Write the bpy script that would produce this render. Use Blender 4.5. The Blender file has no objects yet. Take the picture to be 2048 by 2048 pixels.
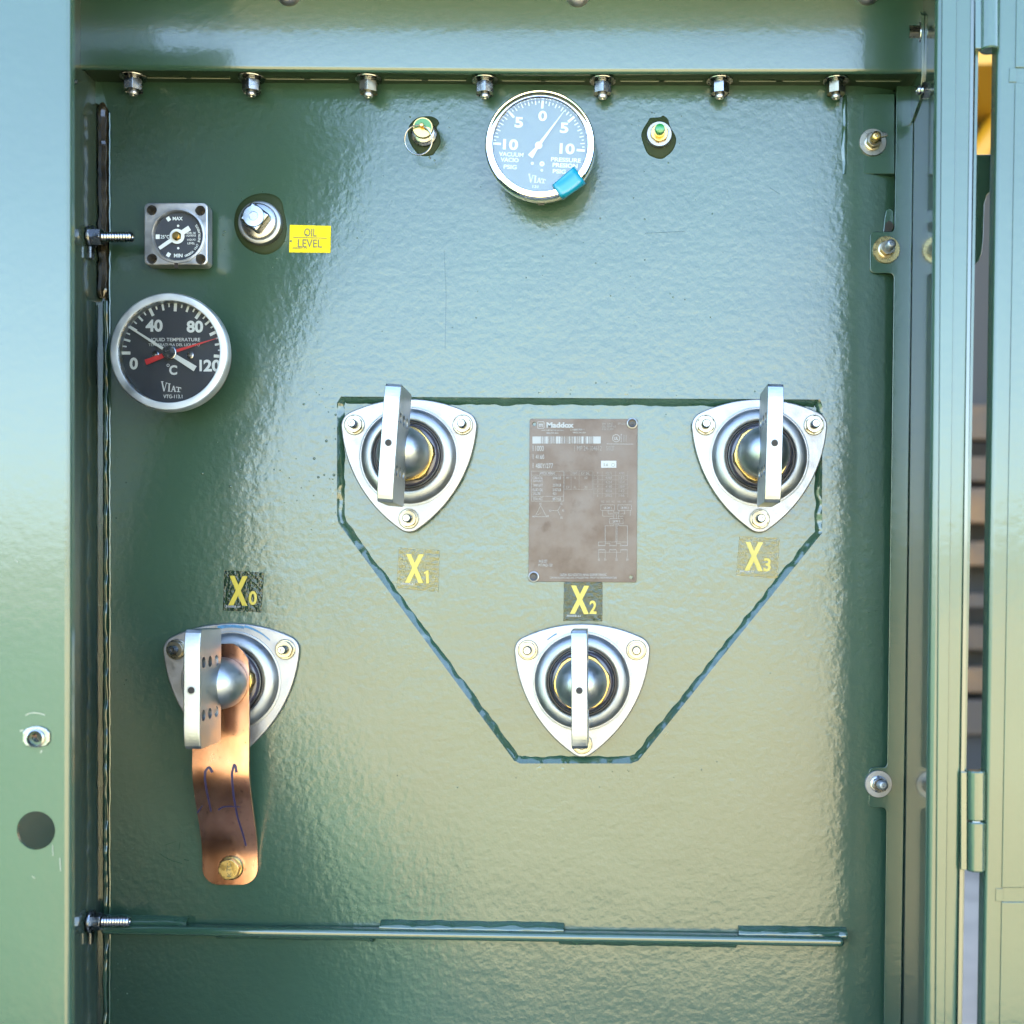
import bpy, bmesh, math, random
from mathutils import Vector, Matrix
R = math.radians
rng = random.Random(7)
scene = bpy.context.scene
COL = scene.collection

# ------------------------------------------------------------------ camera
S = 0.00053          # metres per photograph pixel (2048 px frame) on the tank wall
D = 1.25             # camera to tank wall
VX, VY = 1220.0, 1190.0   # where the camera axis meets the picture
GROUND = -0.90
cam_d = bpy.data.cameras.new("camera")
cam = bpy.data.objects.new("camera", cam_d); COL.objects.link(cam)
cam.location = (0, -D, 0); cam.rotation_euler = (R(90), 0, 0)
cam_d.sensor_width = 36.0
cam_d.lens = 36.0 * (D / S) / 2048.0
cam_d.shift_x = -(VX - 1024) / 2048.0
cam_d.shift_y = (VY - 1024) / 2048.0
cam_d.clip_start = 0.02; cam_d.clip_end = 3000
cam_d.dof.use_dof = True; cam_d.dof.focus_distance = D - 0.045; cam_d.dof.aperture_fstop = 4.2
scene.camera = cam

# ------------------------------------------------------------------ light
SUN_EL, SUN_AZ = 48.0, 12.0      # the sun stands behind the cabinet (towards +Y), a little to the right
w = bpy.data.worlds.new("World"); scene.world = w; w.use_nodes = True
nt = w.node_tree; nt.nodes.clear()
sky = nt.nodes.new("ShaderNodeTexSky"); sky.sky_type = 'NISHITA'; sky.sun_disc = False
sky.sun_elevation = R(SUN_EL); sky.sun_rotation = R(SUN_AZ)
sky.air_density = 1.0; sky.dust_density = 1.6; sky.ozone_density = 0.2
bg = nt.nodes.new("ShaderNodeBackground"); bg.inputs[1].default_value = 0.12
wo = nt.nodes.new("ShaderNodeOutputWorld")
nt.links.new(sky.outputs[0], bg.inputs[0]); nt.links.new(bg.outputs[0], wo.inputs[0])
sl = bpy.data.lights.new("sun", 'SUN'); sl.energy = 4.0; sl.angle = R(0.5); sl.color = (1.0, 0.94, 0.84)
sun = bpy.data.objects.new("sun", sl); COL.objects.link(sun)
az, el = R(SUN_AZ), R(SUN_EL)
sdir = Vector((math.sin(az) * math.cos(el), math.cos(az) * math.cos(el), math.sin(el)))
sun.rotation_euler = sdir.to_track_quat('Z', 'Y').to_euler(); sun.location = sdir * 20
scene.view_settings.view_transform = 'Standard'; scene.view_settings.look = 'None'
scene.view_settings.gamma = 1.0; scene.view_settings.use_curve_mapping = False
scene.view_settings.exposure = 4.15
scene.render.engine = 'CYCLES'
scene.cycles.use_denoising = True
scene.cycles.max_bounces = 10
scene.cycles.sample_clamp_indirect = 20.0

# ------------------------------------------------------------------ helpers
def P(px, py, d=0.0):
    """the point d metres in front of the tank wall that lies behind photograph pixel px, py"""
    f = (D - d) / D
    return Vector(((px - VX) * S * f, -d, -(py - VY) * S * f))

def mesh_obj(name, verts, faces, mat, parent=None, smooth=False, loc=None, bevel=0.0, seg=2, ang=35):
    me = bpy.data.meshes.new(name); me.from_pydata([tuple(v) for v in verts], [], faces)
    bm = bmesh.new(); bm.from_mesh(me)
    bmesh.ops.remove_doubles(bm, verts=bm.verts, dist=1e-6)
    bmesh.ops.recalc_face_normals(bm, faces=bm.faces); bm.to_mesh(me); bm.free()
    return link(name, me, mat, parent, smooth, loc, bevel, seg, ang)

def link(name, me, mat, parent=None, smooth=False, loc=None, bevel=0.0, seg=2, ang=35):
    me.name = name
    if mat: me.materials.append(mat)
    if smooth or bevel:
        me.polygons.foreach_set("use_smooth", [True] * len(me.polygons))
        try: me.set_sharp_from_angle(angle=R(ang))
        except Exception: pass
    o = bpy.data.objects.new(name, me); COL.objects.link(o)
    if parent: o.parent = parent
    if loc is not None: o.location = loc
    if bevel:
        m = o.modifiers.new("edge", 'BEVEL'); m.width = bevel; m.segments = seg
        m.limit_method = 'ANGLE'; m.angle_limit = R(ang); m.harden_normals = True; m.use_clamp_overlap = False
    return o

class MB:
    """collects shapes into one mesh"""
    def __init__(s): s.v = []; s.f = []
    def add(s, vs, fs):
        n = len(s.v); s.v += [tuple(v) for v in vs]; s.f += [tuple(i + n for i in f) for f in fs]; return s
    def box(s, x0, x1, y0, y1, z0, z1):
        vs = [(x, y, z) for x in (x0, x1) for y in (y0, y1) for z in (z0, z1)]
        return s.add(vs, [(0, 1, 3, 2), (4, 6, 7, 5), (0, 4, 5, 1), (2, 3, 7, 6), (0, 2, 6, 4), (1, 5, 7, 3)])
    def hexa(s, p):
        """8 points: 4 of the front face, 4 of the back face, same order"""
        return s.add(p, [(0, 1, 2, 3), (7, 6, 5, 4), (0, 4, 5, 1), (1, 5, 6, 2), (2, 6, 7, 3), (3, 7, 4, 0)])
    def lathe(s, prof, n=48, c=(0, 0, 0), axis='y', caps=True):
        """prof: (radius, height) along the axis; 'y' grows towards the camera (-Y), 'x' to +X, 'z' to +Z"""
        vs = []; fs = []
        for r, h in prof:
            for i in range(n):
                a = 2 * math.pi * i / n; u, v = r * math.cos(a), r * math.sin(a)
                if axis == 'y': q = (u, -h, v)
                elif axis == 'x': q = (h, u, v)
                else: q = (u, v, h)
                vs.append((q[0] + c[0], q[1] + c[1], q[2] + c[2]))
        for j in range(len(prof) - 1):
            for i in range(n):
                k = (i + 1) % n
                fs.append((j * n + i, j * n + k, (j + 1) * n + k, (j + 1) * n + i))
        if caps:
            if prof[0][0] > 1e-7: fs.append(tuple(range(n)))
            if prof[-1][0] > 1e-7: fs.append(tuple((len(prof) - 1) * n + i for i in range(n)))
        return s.add(vs, fs)
    def prism(s, poly, h0, h1, axis='y', holes=()):
        """poly of 2-D points (x,z) for 'y', (y,z) for 'x', (x,y) for 'z'; extruded from h0 to h1 (towards -Y for 'y')"""
        def q(p, h):
            if axis == 'y': return (p[0], -h, p[1])
            if axis == 'x': return (h, p[0], p[1])
            return (p[0], p[1], h)
        loops = [poly] + list(holes)
        if not holes:
            n = len(poly); vs = [q(p, h0) for p in poly] + [q(p, h1) for p in poly]
            fs = [tuple(range(n)), tuple(range(2 * n - 1, n - 1, -1))] + [(i, (i + 1) % n, n + (i + 1) % n, n + i) for i in range(n)]
            return s.add(vs, fs)
        tri, pts = fill(loops)
        m = len(pts); vs = [q(p, h0) for p in pts] + [q(p, h1) for p in pts]
        fs = [t for t in tri] + [tuple(i + m for i in reversed(t)) for t in tri]
        o = 0
        for L in loops:
            n = len(L)
            fs += [(o + i, o + (i + 1) % n, m + o + (i + 1) % n, m + o + i) for i in range(n)]; o += n
        return s.add(vs, fs)
    def tube(s, pts, r, n=8, closed=False):
        pts = [Vector(p) for p in pts]; N = len(pts); vs = []; fs = []
        rr = r if isinstance(r, (list, tuple)) else [r] * N
        prev = None
        for i, p in enumerate(pts):
            a = pts[(i - 1) % N] if (closed or i > 0) else p; b = pts[(i + 1) % N] if (closed or i < N - 1) else p
            t = (b - a).normalized()
            ref = prev if prev is not None else (Vector((0, 0, 1)) if abs(t.z) < .9 else Vector((0, 1, 0)))
            u = (ref - t * ref.dot(t)).normalized(); v = t.cross(u); prev = u
            for k in range(n):
                g = 2 * math.pi * k / n; vs.append(p + (u * math.cos(g) + v * math.sin(g)) * rr[i])
        for i in range(N if closed else N - 1):
            j = (i + 1) % N
            for k in range(n):
                l = (k + 1) % n; fs.append((i * n + k, i * n + l, j * n + l, j * n + k))
        if not closed: fs += [tuple(range(n)), tuple((N - 1) * n + k for k in range(n))]
        return s.add(vs, fs)
    def out(s, name, mat, parent=None, smooth=False, loc=None, bevel=0.0, seg=2, ang=35):
        return mesh_obj(name, s.v, s.f, mat, parent, smooth, loc, bevel, seg, ang)

def cut(o, cutters):
    """drill the cutter prisms out of o for good (no helper objects stay behind)"""
    cs = []
    for poly, h0, h1, axis in cutters:
        q = MB(); q.prism(poly, h0, h1, axis=axis); c = q.out("cutter", None); cs.append(c)
        c.parent = o.parent; c.location = o.location
        b = o.modifiers.new("drill", 'BOOLEAN'); b.operation = 'DIFFERENCE'; b.object = c; b.solver = 'EXACT'
    bpy.context.view_layer.update()
    dg = bpy.context.evaluated_depsgraph_get()
    me = bpy.data.meshes.new_from_object(o.evaluated_get(dg))
    o.modifiers.clear(); old = o.data; nm = old.name; o.data = me; bpy.data.meshes.remove(old); me.name = nm
    me.polygons.foreach_set("use_smooth", [False] * len(me.polygons))
    for c in cs:
        d_ = c.data; bpy.data.objects.remove(c); bpy.data.meshes.remove(d_)
    return o

def fill(loops):
    bm = bmesh.new(); pts = []; edges = []
    for L in loops:
        vs = [bm.verts.new((p[0], p[1], 0)) for p in L]
        for v in vs: v.index = len(pts); pts.append((v.co.x, v.co.y))
        for i in range(len(vs)): edges.append(bm.edges.new((vs[i], vs[(i + 1) % len(vs)])))
    ids = {v: i for i, v in enumerate(bm.verts)}
    bmesh.ops.triangle_fill(bm, use_beauty=True, use_dissolve=False, edges=edges, normal=(0, 0, 1))
    tri = [tuple(ids[v] for v in f.verts) for f in bm.faces]
    pts = [(v.co.x, v.co.y) for v in bm.verts]
    bm.free(); return tri, pts

def circle(cx, cz, r, n=32, a0=0.0):
    return [(cx + r * math.cos(a0 + 2 * math.pi * i / n), cz + r * math.sin(a0 + 2 * math.pi * i / n)) for i in range(n)]

def rrect(x0, x1, z0, z1, r, n=6):
    pts = []
    for cx, cz, a in ((x1 - r, z1 - r, 0), (x0 + r, z1 - r, 90), (x0 + r, z0 + r, 180), (x1 - r, z0 + r, 270)):
        for i in range(n + 1):
            g = R(a + 90 * i / n); pts.append((cx + r * math.cos(g), cz + r * math.sin(g)))
    return pts

def tag(o, label, cat, group=None):
    o["label"] = label; o["category"] = cat
    if group: o["group"] = group
    return o

def thing(name, label, cat, loc, group=None):
    o = bpy.data.objects.new(name, None); COL.objects.link(o); o.location = loc
    o.empty_display_size = 0.02
    return tag(o, label, cat, group)

def struct(o): o["kind"] = "structure"; return o

def dup(root, loc, label):
    r = root.copy(); COL.objects.link(r); r.location = loc; r["label"] = label
    for ch in list(root.children):
        c = ch.copy(); COL.objects.link(c); c.parent = r
        for g in list(ch.children):
            e = g.copy(); COL.objects.link(e); e.parent = c
    return r

# ---- lettering
_txt = {}
def glyphs(string, bold=0.0):
    key = (string, bold)
    if key not in _txt:
        cu = bpy.data.curves.new("lettering", 'FONT'); cu.body = string; cu.size = 1.0; cu.offset = bold
        cu.resolution_u = 4
        ob = bpy.data.objects.new("lettering", cu)
        COL.objects.link(ob); dg = bpy.context.evaluated_depsgraph_get()
        me = bpy.data.meshes.new_from_object(ob.evaluated_get(dg))
        vs = [(v.co.x, v.co.y) for v in me.vertices]; fs = [tuple(p.vertices) for p in me.polygons]
        bpy.data.objects.remove(ob); bpy.data.curves.remove(cu); bpy.data.meshes.remove(me)
        _txt[key] = (vs, fs)
    return _txt[key]

class Print:
    """flat print: everything laid on one plane facing the camera; coordinates in photograph pixels relative to a centre"""
    def __init__(s, k, d): s.m = MB(); s.k = k; s.d = d; s.n = 0
    def text(s, string, x, y, wd, ht, rot=0.0, bold=0.012):
        """centre x, y, box wd x ht (pixels, y down), rot clockwise in degrees"""
        vs, fs = glyphs(string, bold)
        x0 = min(v[0] for v in vs); x1 = max(v[0] for v in vs); y0 = min(v[1] for v in vs); y1 = max(v[1] for v in vs)
        sx = wd / (x1 - x0); sy = ht / (y1 - y0) if ht else sx
        c, n = math.cos(R(rot)), math.sin(R(rot)); o = []
        for vx, vy in vs:
            u = (vx - (x0 + x1) / 2) * sx; v = -(vy - (y0 + y1) / 2) * sy
            o.append(((x + u * c - v * n) * s.k, -s.d, -(y + u * n + v * c) * s.k))
        s.m.add(o, fs); return s
    def poly(s, pts):
        s.n += 1; q = s.d + s.n * 1.5e-6
        s.m.add([(p[0] * s.k, -q, -p[1] * s.k) for p in pts], [tuple(range(len(pts)))]); return s
    def bar(s, x0, y0, x1, y1, w0, w1=None):
        w1 = w0 if w1 is None else w1
        L = math.hypot(x1 - x0, y1 - y0); nx, ny = -(y1 - y0) / L, (x1 - x0) / L
        return s.poly([(x0 + nx * w0 / 2, y0 + ny * w0 / 2), (x1 + nx * w1 / 2, y1 + ny * w1 / 2), (x1 - nx * w1 / 2, y1 - ny * w1 / 2), (x0 - nx * w0 / 2, y0 - ny * w0 / 2)])
    def frame(s, x0, y0, x1, y1, t):
        s.bar(x0, y0, x1, y0, t); s.bar(x0, y1, x1, y1, t); s.bar(x0, y0 + t / 2, x0, y1 - t / 2, t); return s.bar(x1, y0 + t / 2, x1, y1 - t / 2, t)
    def tick(s, cx, cy, a, r0, r1, wd):
        """a in degrees clockwise from 12 o'clock"""
        g = R(a); sx, sy = math.sin(g), -math.cos(g)
        return s.bar(cx + sx * r0, cy + sy * r0, cx + sx * r1, cy + sy * r1, wd)
    def ring(s, x, y, r, t, n=24):
        for i in range(n):
            a, b = 2 * math.pi * i / n, 2 * math.pi * (i + 1) / n
            s.poly([(x + r * math.cos(a), y + r * math.sin(a)), (x + r * math.cos(b), y + r * math.sin(b)), (x + (r - t) * math.cos(b), y + (r - t) * math.sin(b)), (x + (r - t) * math.cos(a), y + (r - t) * math.sin(a))])
        return s
    def logo(s, x, y, h, rot=3.0):
        """the maker's mark: a tall V, then I, A, T shrinking, with slab serifs; x,y = left end of the base line"""
        q = Print(1.0, 0)
        def b(*a): q.bar(*a)
        b(0, -1.0, .27, 0, .13); b(.27, 0, .47, -.86, .07); b(-.10, -1.0, .16, -1.0, .07); b(.40, -.9, .62, -.86, .06)
        b(.78, 0, .78, -.80, .13); b(.66, -.84, .92, -.80, .07); b(.66, -.03, .94, -.03, .07)
        b(1.06, 0, 1.24, -.62, .07); b(1.24, -.62, 1.44, 0, .13); b(1.12, -.22, 1.36, -.22, .06); b(.98, -.03, 1.14, -.03, .07); b(1.34, -.03, 1.54, -.03, .07)
        b(1.78, 0, 1.78, -.5, .12); b(1.5, -.52, 2.05, -.44, .08); b(2.03, -.30, 2.03, -.44, .05); b(1.52, -.38, 1.52, -.52, .05); b(1.6, -.03, 1.98, -.03, .07)
        c, n = math.cos(R(rot)), math.sin(R(rot)); z = 0
        for f in q.m.f:
            pts = []
            for i in f:
                u, v = q.m.v[i][0] * h, -q.m.v[i][2] * h
                pts.append((x + u * c - v * n, y + u * n + v * c))
            s.poly(pts)
        return s
    def out(s, name, mat, parent, loc=None): 
        me = bpy.data.meshes.new(name); me.from_pydata(s.m.v, [], s.m.f)
        return link(name, me, mat, parent, loc=loc)

# ------------------------------------------------------------------ materials
def nodes(name):
    m = bpy.data.materials.new(name); m.use_nodes = True
    t = m.node_tree; b = t.nodes["Principled BSDF"]
    return m, t, b

def noise(t, scale, detail=3.0, rough=0.5, vec=None, stretch=None):
    n = t.nodes.new("ShaderNodeTexNoise"); n.inputs["Scale"].default_value = scale
    n.inputs["Detail"].default_value = detail; n.inputs["Roughness"].default_value = rough
    g = t.nodes.new("ShaderNodeNewGeometry")
    if stretch:
        mp = t.nodes.new("ShaderNodeMapping"); mp.inputs["Scale"].default_value = stretch
        t.links.new(g.outputs["Position"], mp.inputs[0]); t.links.new(mp.outputs[0], n.inputs["Vector"])
    else: t.links.new(g.outputs["Position"], n.inputs["Vector"])
    return n

def ramp(t, src, stops):
    r = t.nodes.new("ShaderNodeValToRGB"); e = r.color_ramp.elements
    e[0].position, e[0].color = stops[0][0], (*stops[0][1], 1); e[1].position, e[1].color = stops[-1][0], (*stops[-1][1], 1)
    for p, c in stops[1:-1]:
        k = e.new(p); k.color = (*c, 1)
    t.links.new(src, r.inputs[0]); return r

def bump(t, b, layers, coat=True):
    """layers: (noise output, strength, distance)"""
    prev = None
    for out, st, dist in layers:
        k = t.nodes.new("ShaderNodeBump"); k.inputs["Strength"].default_value = st; k.inputs["Distance"].default_value = dist
        t.links.new(out, k.inputs["Height"])
        if prev: t.links.new(prev.outputs[0], k.inputs["Normal"])
        prev = k
    t.links.new(prev.outputs[0], b.inputs["Normal"])
    if coat: t.links.new(prev.outputs[0], b.inputs["Coat Normal"])

GREEN = (0.017, 0.043, 0.028)
def paint(name, col=GREEN, peel=1.0, rough=0.32, coat=0.55, coat_rough=0.18):
    m, t, b = nodes(name)
    big = noise(t, 6, 2); r = ramp(t, big.outputs[0], [(0.3, tuple(c * .92 for c in col)), (0.7, tuple(c * 1.08 for c in col))])
    t.links.new(r.outputs[0], b.inputs["Base Color"])
    b.inputs["Roughness"].default_value = rough
    b.inputs["Coat Weight"].default_value = coat; b.inputs["Coat Roughness"].default_value = coat_rough
    b.inputs["IOR"].default_value = 1.5
    if peel:
        n1 = noise(t, 260, 2, .5); n2 = noise(t, 120, 2, .5); n3 = noise(t, 14, 1, .4)
        bump(t, b, [(n3.outputs[0], .25 * peel, .004), (n2.outputs[0], .235 * peel, .0021), (n1.outputs[0], .10 * peel, .0010)])
    return m

def simple(name, col, rough=0.4, metal=0.0, var=0.0, vscale=60, bmp=0.0, bscale=400, coat=0.0, spec=None, stretch=None):
    m, t, b = nodes(name)
    b.inputs["Base Color"].default_value = (*col, 1); b.inputs["Roughness"].default_value = rough
    b.inputs["Metallic"].default_value = metal; b.inputs["Coat Weight"].default_value = coat
    if spec is not None: b.inputs["Specular IOR Level"].default_value = spec
    if var:
        n = noise(t, vscale, 4, .6, stretch=stretch)
        r = ramp(t, n.outputs[0], [(0.3, tuple(max(0, c * (1 - var)) for c in col)), (0.7, tuple(min(1, c * (1 + var)) for c in col))])
        t.links.new(r.outputs[0], b.inputs["Base Color"])
        mr = t.nodes.new("ShaderNodeMapRange"); mr.inputs[1].default_value = .3; mr.inputs[2].default_value = .7
        mr.inputs[3].default_value = max(.03, rough * .75); mr.inputs[4].default_value = min(1, rough * 1.3)
        t.links.new(n.outputs[0], mr.inputs[0]); t.links.new(mr.outputs[0], b.inputs["Roughness"])
    if bmp:
        n2 = noise(t, bscale, 3, .6, stretch=stretch); bump(t, b, [(n2.outputs[0], bmp, .001)], coat=False)
    return m

def glassy(name, tint=(1, 1, 1), boost=2.0, rough=0.0, alpha_col=None, alpha=0.0):
    """a thin clear sheet: passes light straight through and mirrors by Fresnel; optionally part pigment"""
    m = bpy.data.materials.new(name); m.use_nodes = True; t = m.node_tree; t.nodes.clear()
    o = t.nodes.new("ShaderNodeOutputMaterial"); tr = t.nodes.new("ShaderNodeBsdfTransparent"); tr.inputs[0].default_value = (*tint, 1)
    gl = t.nodes.new("ShaderNodeBsdfGlossy"); gl.inputs["Roughness"].default_value = rough
    fr = t.nodes.new("ShaderNodeFresnel"); fr.inputs[0].default_value = 1.5
    ml = t.nodes.new("ShaderNodeMath"); ml.operation = 'MULTIPLY'; ml.use_clamp = True; ml.inputs[1].default_value = boost
    t.links.new(fr.outputs[0], ml.inputs[0])
    base = tr
    if alpha_col:
        df = t.nodes.new("ShaderNodeBsdfDiffuse"); df.inputs[0].default_value = (*alpha_col, 1)
        n = noise(t, 420, 3, .6)
        mr = t.nodes.new("ShaderNodeMapRange"); mr.inputs[1].default_value = .35; mr.inputs[2].default_value = .65
        mr.inputs[3].default_value = max(0, alpha - .13); mr.inputs[4].default_value = min(1, alpha + .13)
        t.links.new(n.outputs[0], mr.inputs[0])
        mx = t.nodes.new("ShaderNodeMixShader"); t.links.new(mr.outputs[0], mx.inputs[0])
        t.links.new(tr.outputs[0], mx.inputs[1]); t.links.new(df.outputs[0], mx.inputs[2]); base = mx
        nb = noise(t, 260, 2, .5); bp = t.nodes.new("ShaderNodeBump"); bp.inputs["Strength"].default_value = .45; bp.inputs["Distance"].default_value = .002
        t.links.new(nb.outputs[0], bp.inputs["Height"]); t.links.new(bp.outputs[0], gl.inputs["Normal"]); t.links.new(bp.outputs[0], fr.inputs["Normal"])
    mix = t.nodes.new("ShaderNodeMixShader")
    t.links.new(ml.outputs[0], mix.inputs[0]); t.links.new(base.outputs[0], mix.inputs[1]); t.links.new(gl.outputs[0], mix.inputs[2])
    t.links.new(mix.outputs[0], o.inputs[0]); return m

M = {}
M['wall'] = paint("orange_peel_green_paint", peel=1.0)
M['sheet'] = paint("smooth_green_paint", peel=0.26, rough=.24, coat_rough=.09)
M['plain'] = paint("flat_green_paint", peel=0.12, rough=.16, coat=1.0, coat_rough=.07)
M['weld'] = paint("glossy_weld_paint", peel=0.3, rough=.15, coat_rough=.03, coat=.6)
M['pool'] = simple("dull_dark_paint", (.011, .019, .007), .55, spec=.12)
M['side'] = paint('side_panel_sheen_green', col=(.026, .042, .033), peel=0.0, rough=.2, coat=.8, coat_rough=.07)  # cabinet green, greyed and lightened to carry its grazing reflection
M['side'].node_tree.nodes['Principled BSDF'].inputs['Specular IOR Level'].default_value = .6; M['side'].node_tree.nodes['Principled BSDF'].inputs['Coat IOR'].default_value = 1.55
M['under'] = simple("shaded_underside_green", (.014, .028, .014), .5, spec=.2)  # underside shade put into the colour: cabinet green, darker and matt
M['unseen_grass'] = simple("short_grass", (.11, .17, .08), .9, var=.4, vscale=6)
M['zinc'] = simple("zinc_plate", (.245, .25, .26), .46, 1.0, var=.12, vscale=90, bmp=.12, bscale=900)
M['cast'] = simple("dull_aluminium", (.23, .25, .265), .46, 1.0, var=.12, vscale=50, bmp=.25, bscale=700)
M['spade'] = simple("spade_aluminium", (.27, .30, .315), .38, 1.0, var=.10, vscale=60, bmp=.15, bscale=900)
M['steel'] = simple("bright_steel", (.24, .25, .26), .24, 1.0, var=.12, vscale=150)
M['yzinc'] = simple("yellow_zinc", (.25, .235, .185), .30, 1.0, var=.08, vscale=120)
M['ygold'] = simple("gold_zinc_bolt", (.32, .25, .11), .27, 1.0, var=.08, vscale=160)
M['chrome'] = simple("chrome", (.75, .76, .78), .04, 1.0)
M['satin'] = simple("satin_steel_bezel", (.42, .47, .50), .5, 1.0, var=.08, vscale=40)
M['brass'] = simple("brass", (.42, .30, .11), .28, 1.0, var=.12, vscale=120)
M['black'] = simple("black_insulator", (.028, .027, .042), .30, 0.0, coat=.2)
M['rubber'] = simple("black_rubber", (.006, .005, .006), .45)
M['dial'] = simple("dial_black", (.024, .031, .044), .6, spec=.2)
M['dialgrey'] = simple("dial_grey_green_sky_tint", (.055, .088, .074), .6, spec=.2)  # black dial lightened to carry part of the sky mirrored in its glass
M['print'] = simple("white_print", (.36, .42, .46), .6, spec=.2)
M['red'] = simple("red_pointer", (.30, .012, .015), .5)
M['glass'] = glassy("gauge_glass", boost=1.35)
M['die'] = simple("die_cast_zinc", (.36, .375, .39), .42, 1.0, var=.18, vscale=60, bmp=.1, bscale=500)
M['yellow'] = simple("yellow_sticker", (.36, .31, .004), .55, spec=.15, var=.05, vscale=30)
M['greyprint'] = simple("grey_print", (.05, .05, .02), .5)
M['yprint'] = simple("yellow_print", (.24, .20, .012), .4, coat=.3)
M['wprint'] = simple("pale_print", (.20, .22, .24), .5)
M['film'] = glassy("clear_sticker_film", tint=(.9, .92, .86), boost=1.0, rough=.12, alpha_col=(.10, .095, .022), alpha=.42)
M['filmdark'] = glassy("dark_sticker_film", tint=(.75, .8, .78), boost=.7, rough=.08, alpha_col=(.012, .028, .016), alpha=.5)
M['tape'] = simple("blue_tape", (.0, .13, .22), .3, coat=.15)
M['green'] = simple("green_plastic", (.004, .13, .03), .3, coat=.3)
M['jade'] = simple("green_enamel", (.03, .14, .06), .5)
M['hole'] = simple("painted_bore_shade", (.006, .005, .004), .8)  # dark colour stands for the shade inside holes that are not cut
M['ink'] = simple("blue_ink", (.004, .004, .035), .5)
M['trace'] = simple('blue_layout_ink', (.02, .10, .20), .4, var=.4, vscale=200)
M['caulk'] = simple("brown_sealant", (.014, .012, .007), .16, var=.5, vscale=40, coat=.4)
M['bright'] = simple("bare_scratch_and_highlight", (.16, .17, .14), .4)  # for scratches and for the highlight painted along the slots

def mat_copper():
    m, t, b = nodes("copper_strap")
    n = noise(t, 28, 5, .62, stretch=(1, 1, .5)); n2 = noise(t, 240, 3, .6)
    r = ramp(t, n.outputs[0], [(.3, (.38, .18, .115)), (.55, (.52, .285, .20)), (.75, (.60, .37, .285))])
    r2 = ramp(t, n2.outputs[0], [(.30, (.25, .25, .25)), (.38, (1, 1, 1))])
    mx = t.nodes.new("ShaderNodeMix"); mx.data_type = 'RGBA'; mx.blend_type = 'MULTIPLY'; mx.inputs[0].default_value = .8
    t.links.new(r.outputs[0], mx.inputs[6]); t.links.new(r2.outputs[0], mx.inputs[7]); t.links.new(mx.outputs[2], b.inputs["Base Color"])
    b.inputs["Metallic"].default_value = 1.0
    mr = t.nodes.new("ShaderNodeMapRange"); mr.inputs[3].default_value = .16; mr.inputs[4].default_value = .34
    t.links.new(n.outputs[0], mr.inputs[0]); t.links.new(mr.outputs[0], b.inputs["Roughness"])
    return m
M['copper'] = mat_copper()

def mat_plate():
    m, t, b = nodes("stained_nameplate_steel")
    n = noise(t, 22, 5, .62); n2 = noise(t, 55, 4, .6)
    r = ramp(t, n.outputs[0], [(.32, (.052, .038, .030)), (.5, (.078, .064, .056)), (.7, (.095, .084, .078))])
    r2 = ramp(t, n2.outputs[0], [(.28, (.72, .66, .62)), (.40, (1, 1, 1))])
    mx = t.nodes.new("ShaderNodeMix"); mx.data_type = 'RGBA'; mx.blend_type = 'MULTIPLY'; mx.inputs[0].default_value = .8
    t.links.new(r.outputs[0], mx.inputs[6]); t.links.new(r2.outputs[0], mx.inputs[7]); t.links.new(mx.outputs[2], b.inputs["Base Color"])
    b.inputs["Metallic"].default_value = .75
    mr = t.nodes.new("ShaderNodeMapRange"); mr.inputs[3].default_value = .40; mr.inputs[4].default_value = .58
    t.links.new(n.outputs[0], mr.inputs[0]); t.links.new(mr.outputs[0], b.inputs["Roughness"])
    return m
M['plate'] = mat_plate()
M['etch'] = simple("etched_pale_marks", (.16, .175, .185), .5)
M['etchdark'] = simple("etched_faint_marks", (.10, .10, .10), .5)

def mat_ground():
    m, t, b = nodes("tan_gravel")
    n = noise(t, .5, 4, .6); n2 = noise(t, 30, 4, .7)
    r = ramp(t, n.outputs[0], [(.3, (.37, .30, .145)), (.7, (.49, .41, .215))])
    r2 = ramp(t, n2.outputs[0], [(.25, (.6, .6, .6)), (.6, (1, 1, 1))])
    mx = t.nodes.new("ShaderNodeMix"); mx.data_type = 'RGBA'; mx.blend_type = 'MULTIPLY'; mx.inputs[0].default_value = .8
    t.links.new(r.outputs[0], mx.inputs[6]); t.links.new(r2.outputs[0], mx.inputs[7]); t.links.new(mx.outputs[2], b.inputs["Base Color"])
    b.inputs["Roughness"].default_value = .95
    return m
M['gravel'] = mat_ground()
M['concrete'] = simple("grey_concrete", (.20, .17, .13), .85, var=.25, vscale=3, bmp=.2, bscale=60)
M['hill'] = simple("dry_olive_hillside", (.20, .19, .10), .95, var=.3, vscale=.15)
M['brown'] = simple("brown_cladding", (.055, .034, .018), .8, var=.7, vscale=4)
M['timber'] = simple("old_timber", (.095, .052, .022), .8, var=.6, vscale=9)
M['machine'] = simple("yellow_machine_paint", (.30, .155, .004), .5)
M['tyre'] = simple("black_tyre", (.008, .008, .008), .7)

# ------------------------------------------------------------------ the setting
g = MB(); g.box(-400, 400, -400, 400, GROUND - .3, GROUND)
struct(g.out("ground", M['gravel']))
g = MB(); g.box(-5, 7, -1.3, 9, GROUND - .2, GROUND + .004)
struct(g.out("concrete_pavement", M['concrete']))
m = MB(); gz_ = GROUND + .008
m.add([(x, y, z) for z in (GROUND - .1, gz_) for x, y in ((-.78, -.75), (-30, -90), (-110, -90), (-110, -.75))], [(0, 1, 2, 3), (7, 6, 5, 4), (0, 4, 5, 1), (1, 5, 6, 2), (2, 6, 7, 3), (3, 7, 4, 0)])
struct(m.out("unseen_grass", M['unseen_grass']))  # out of view, added and slanted so the left flange mirrors green
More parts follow.
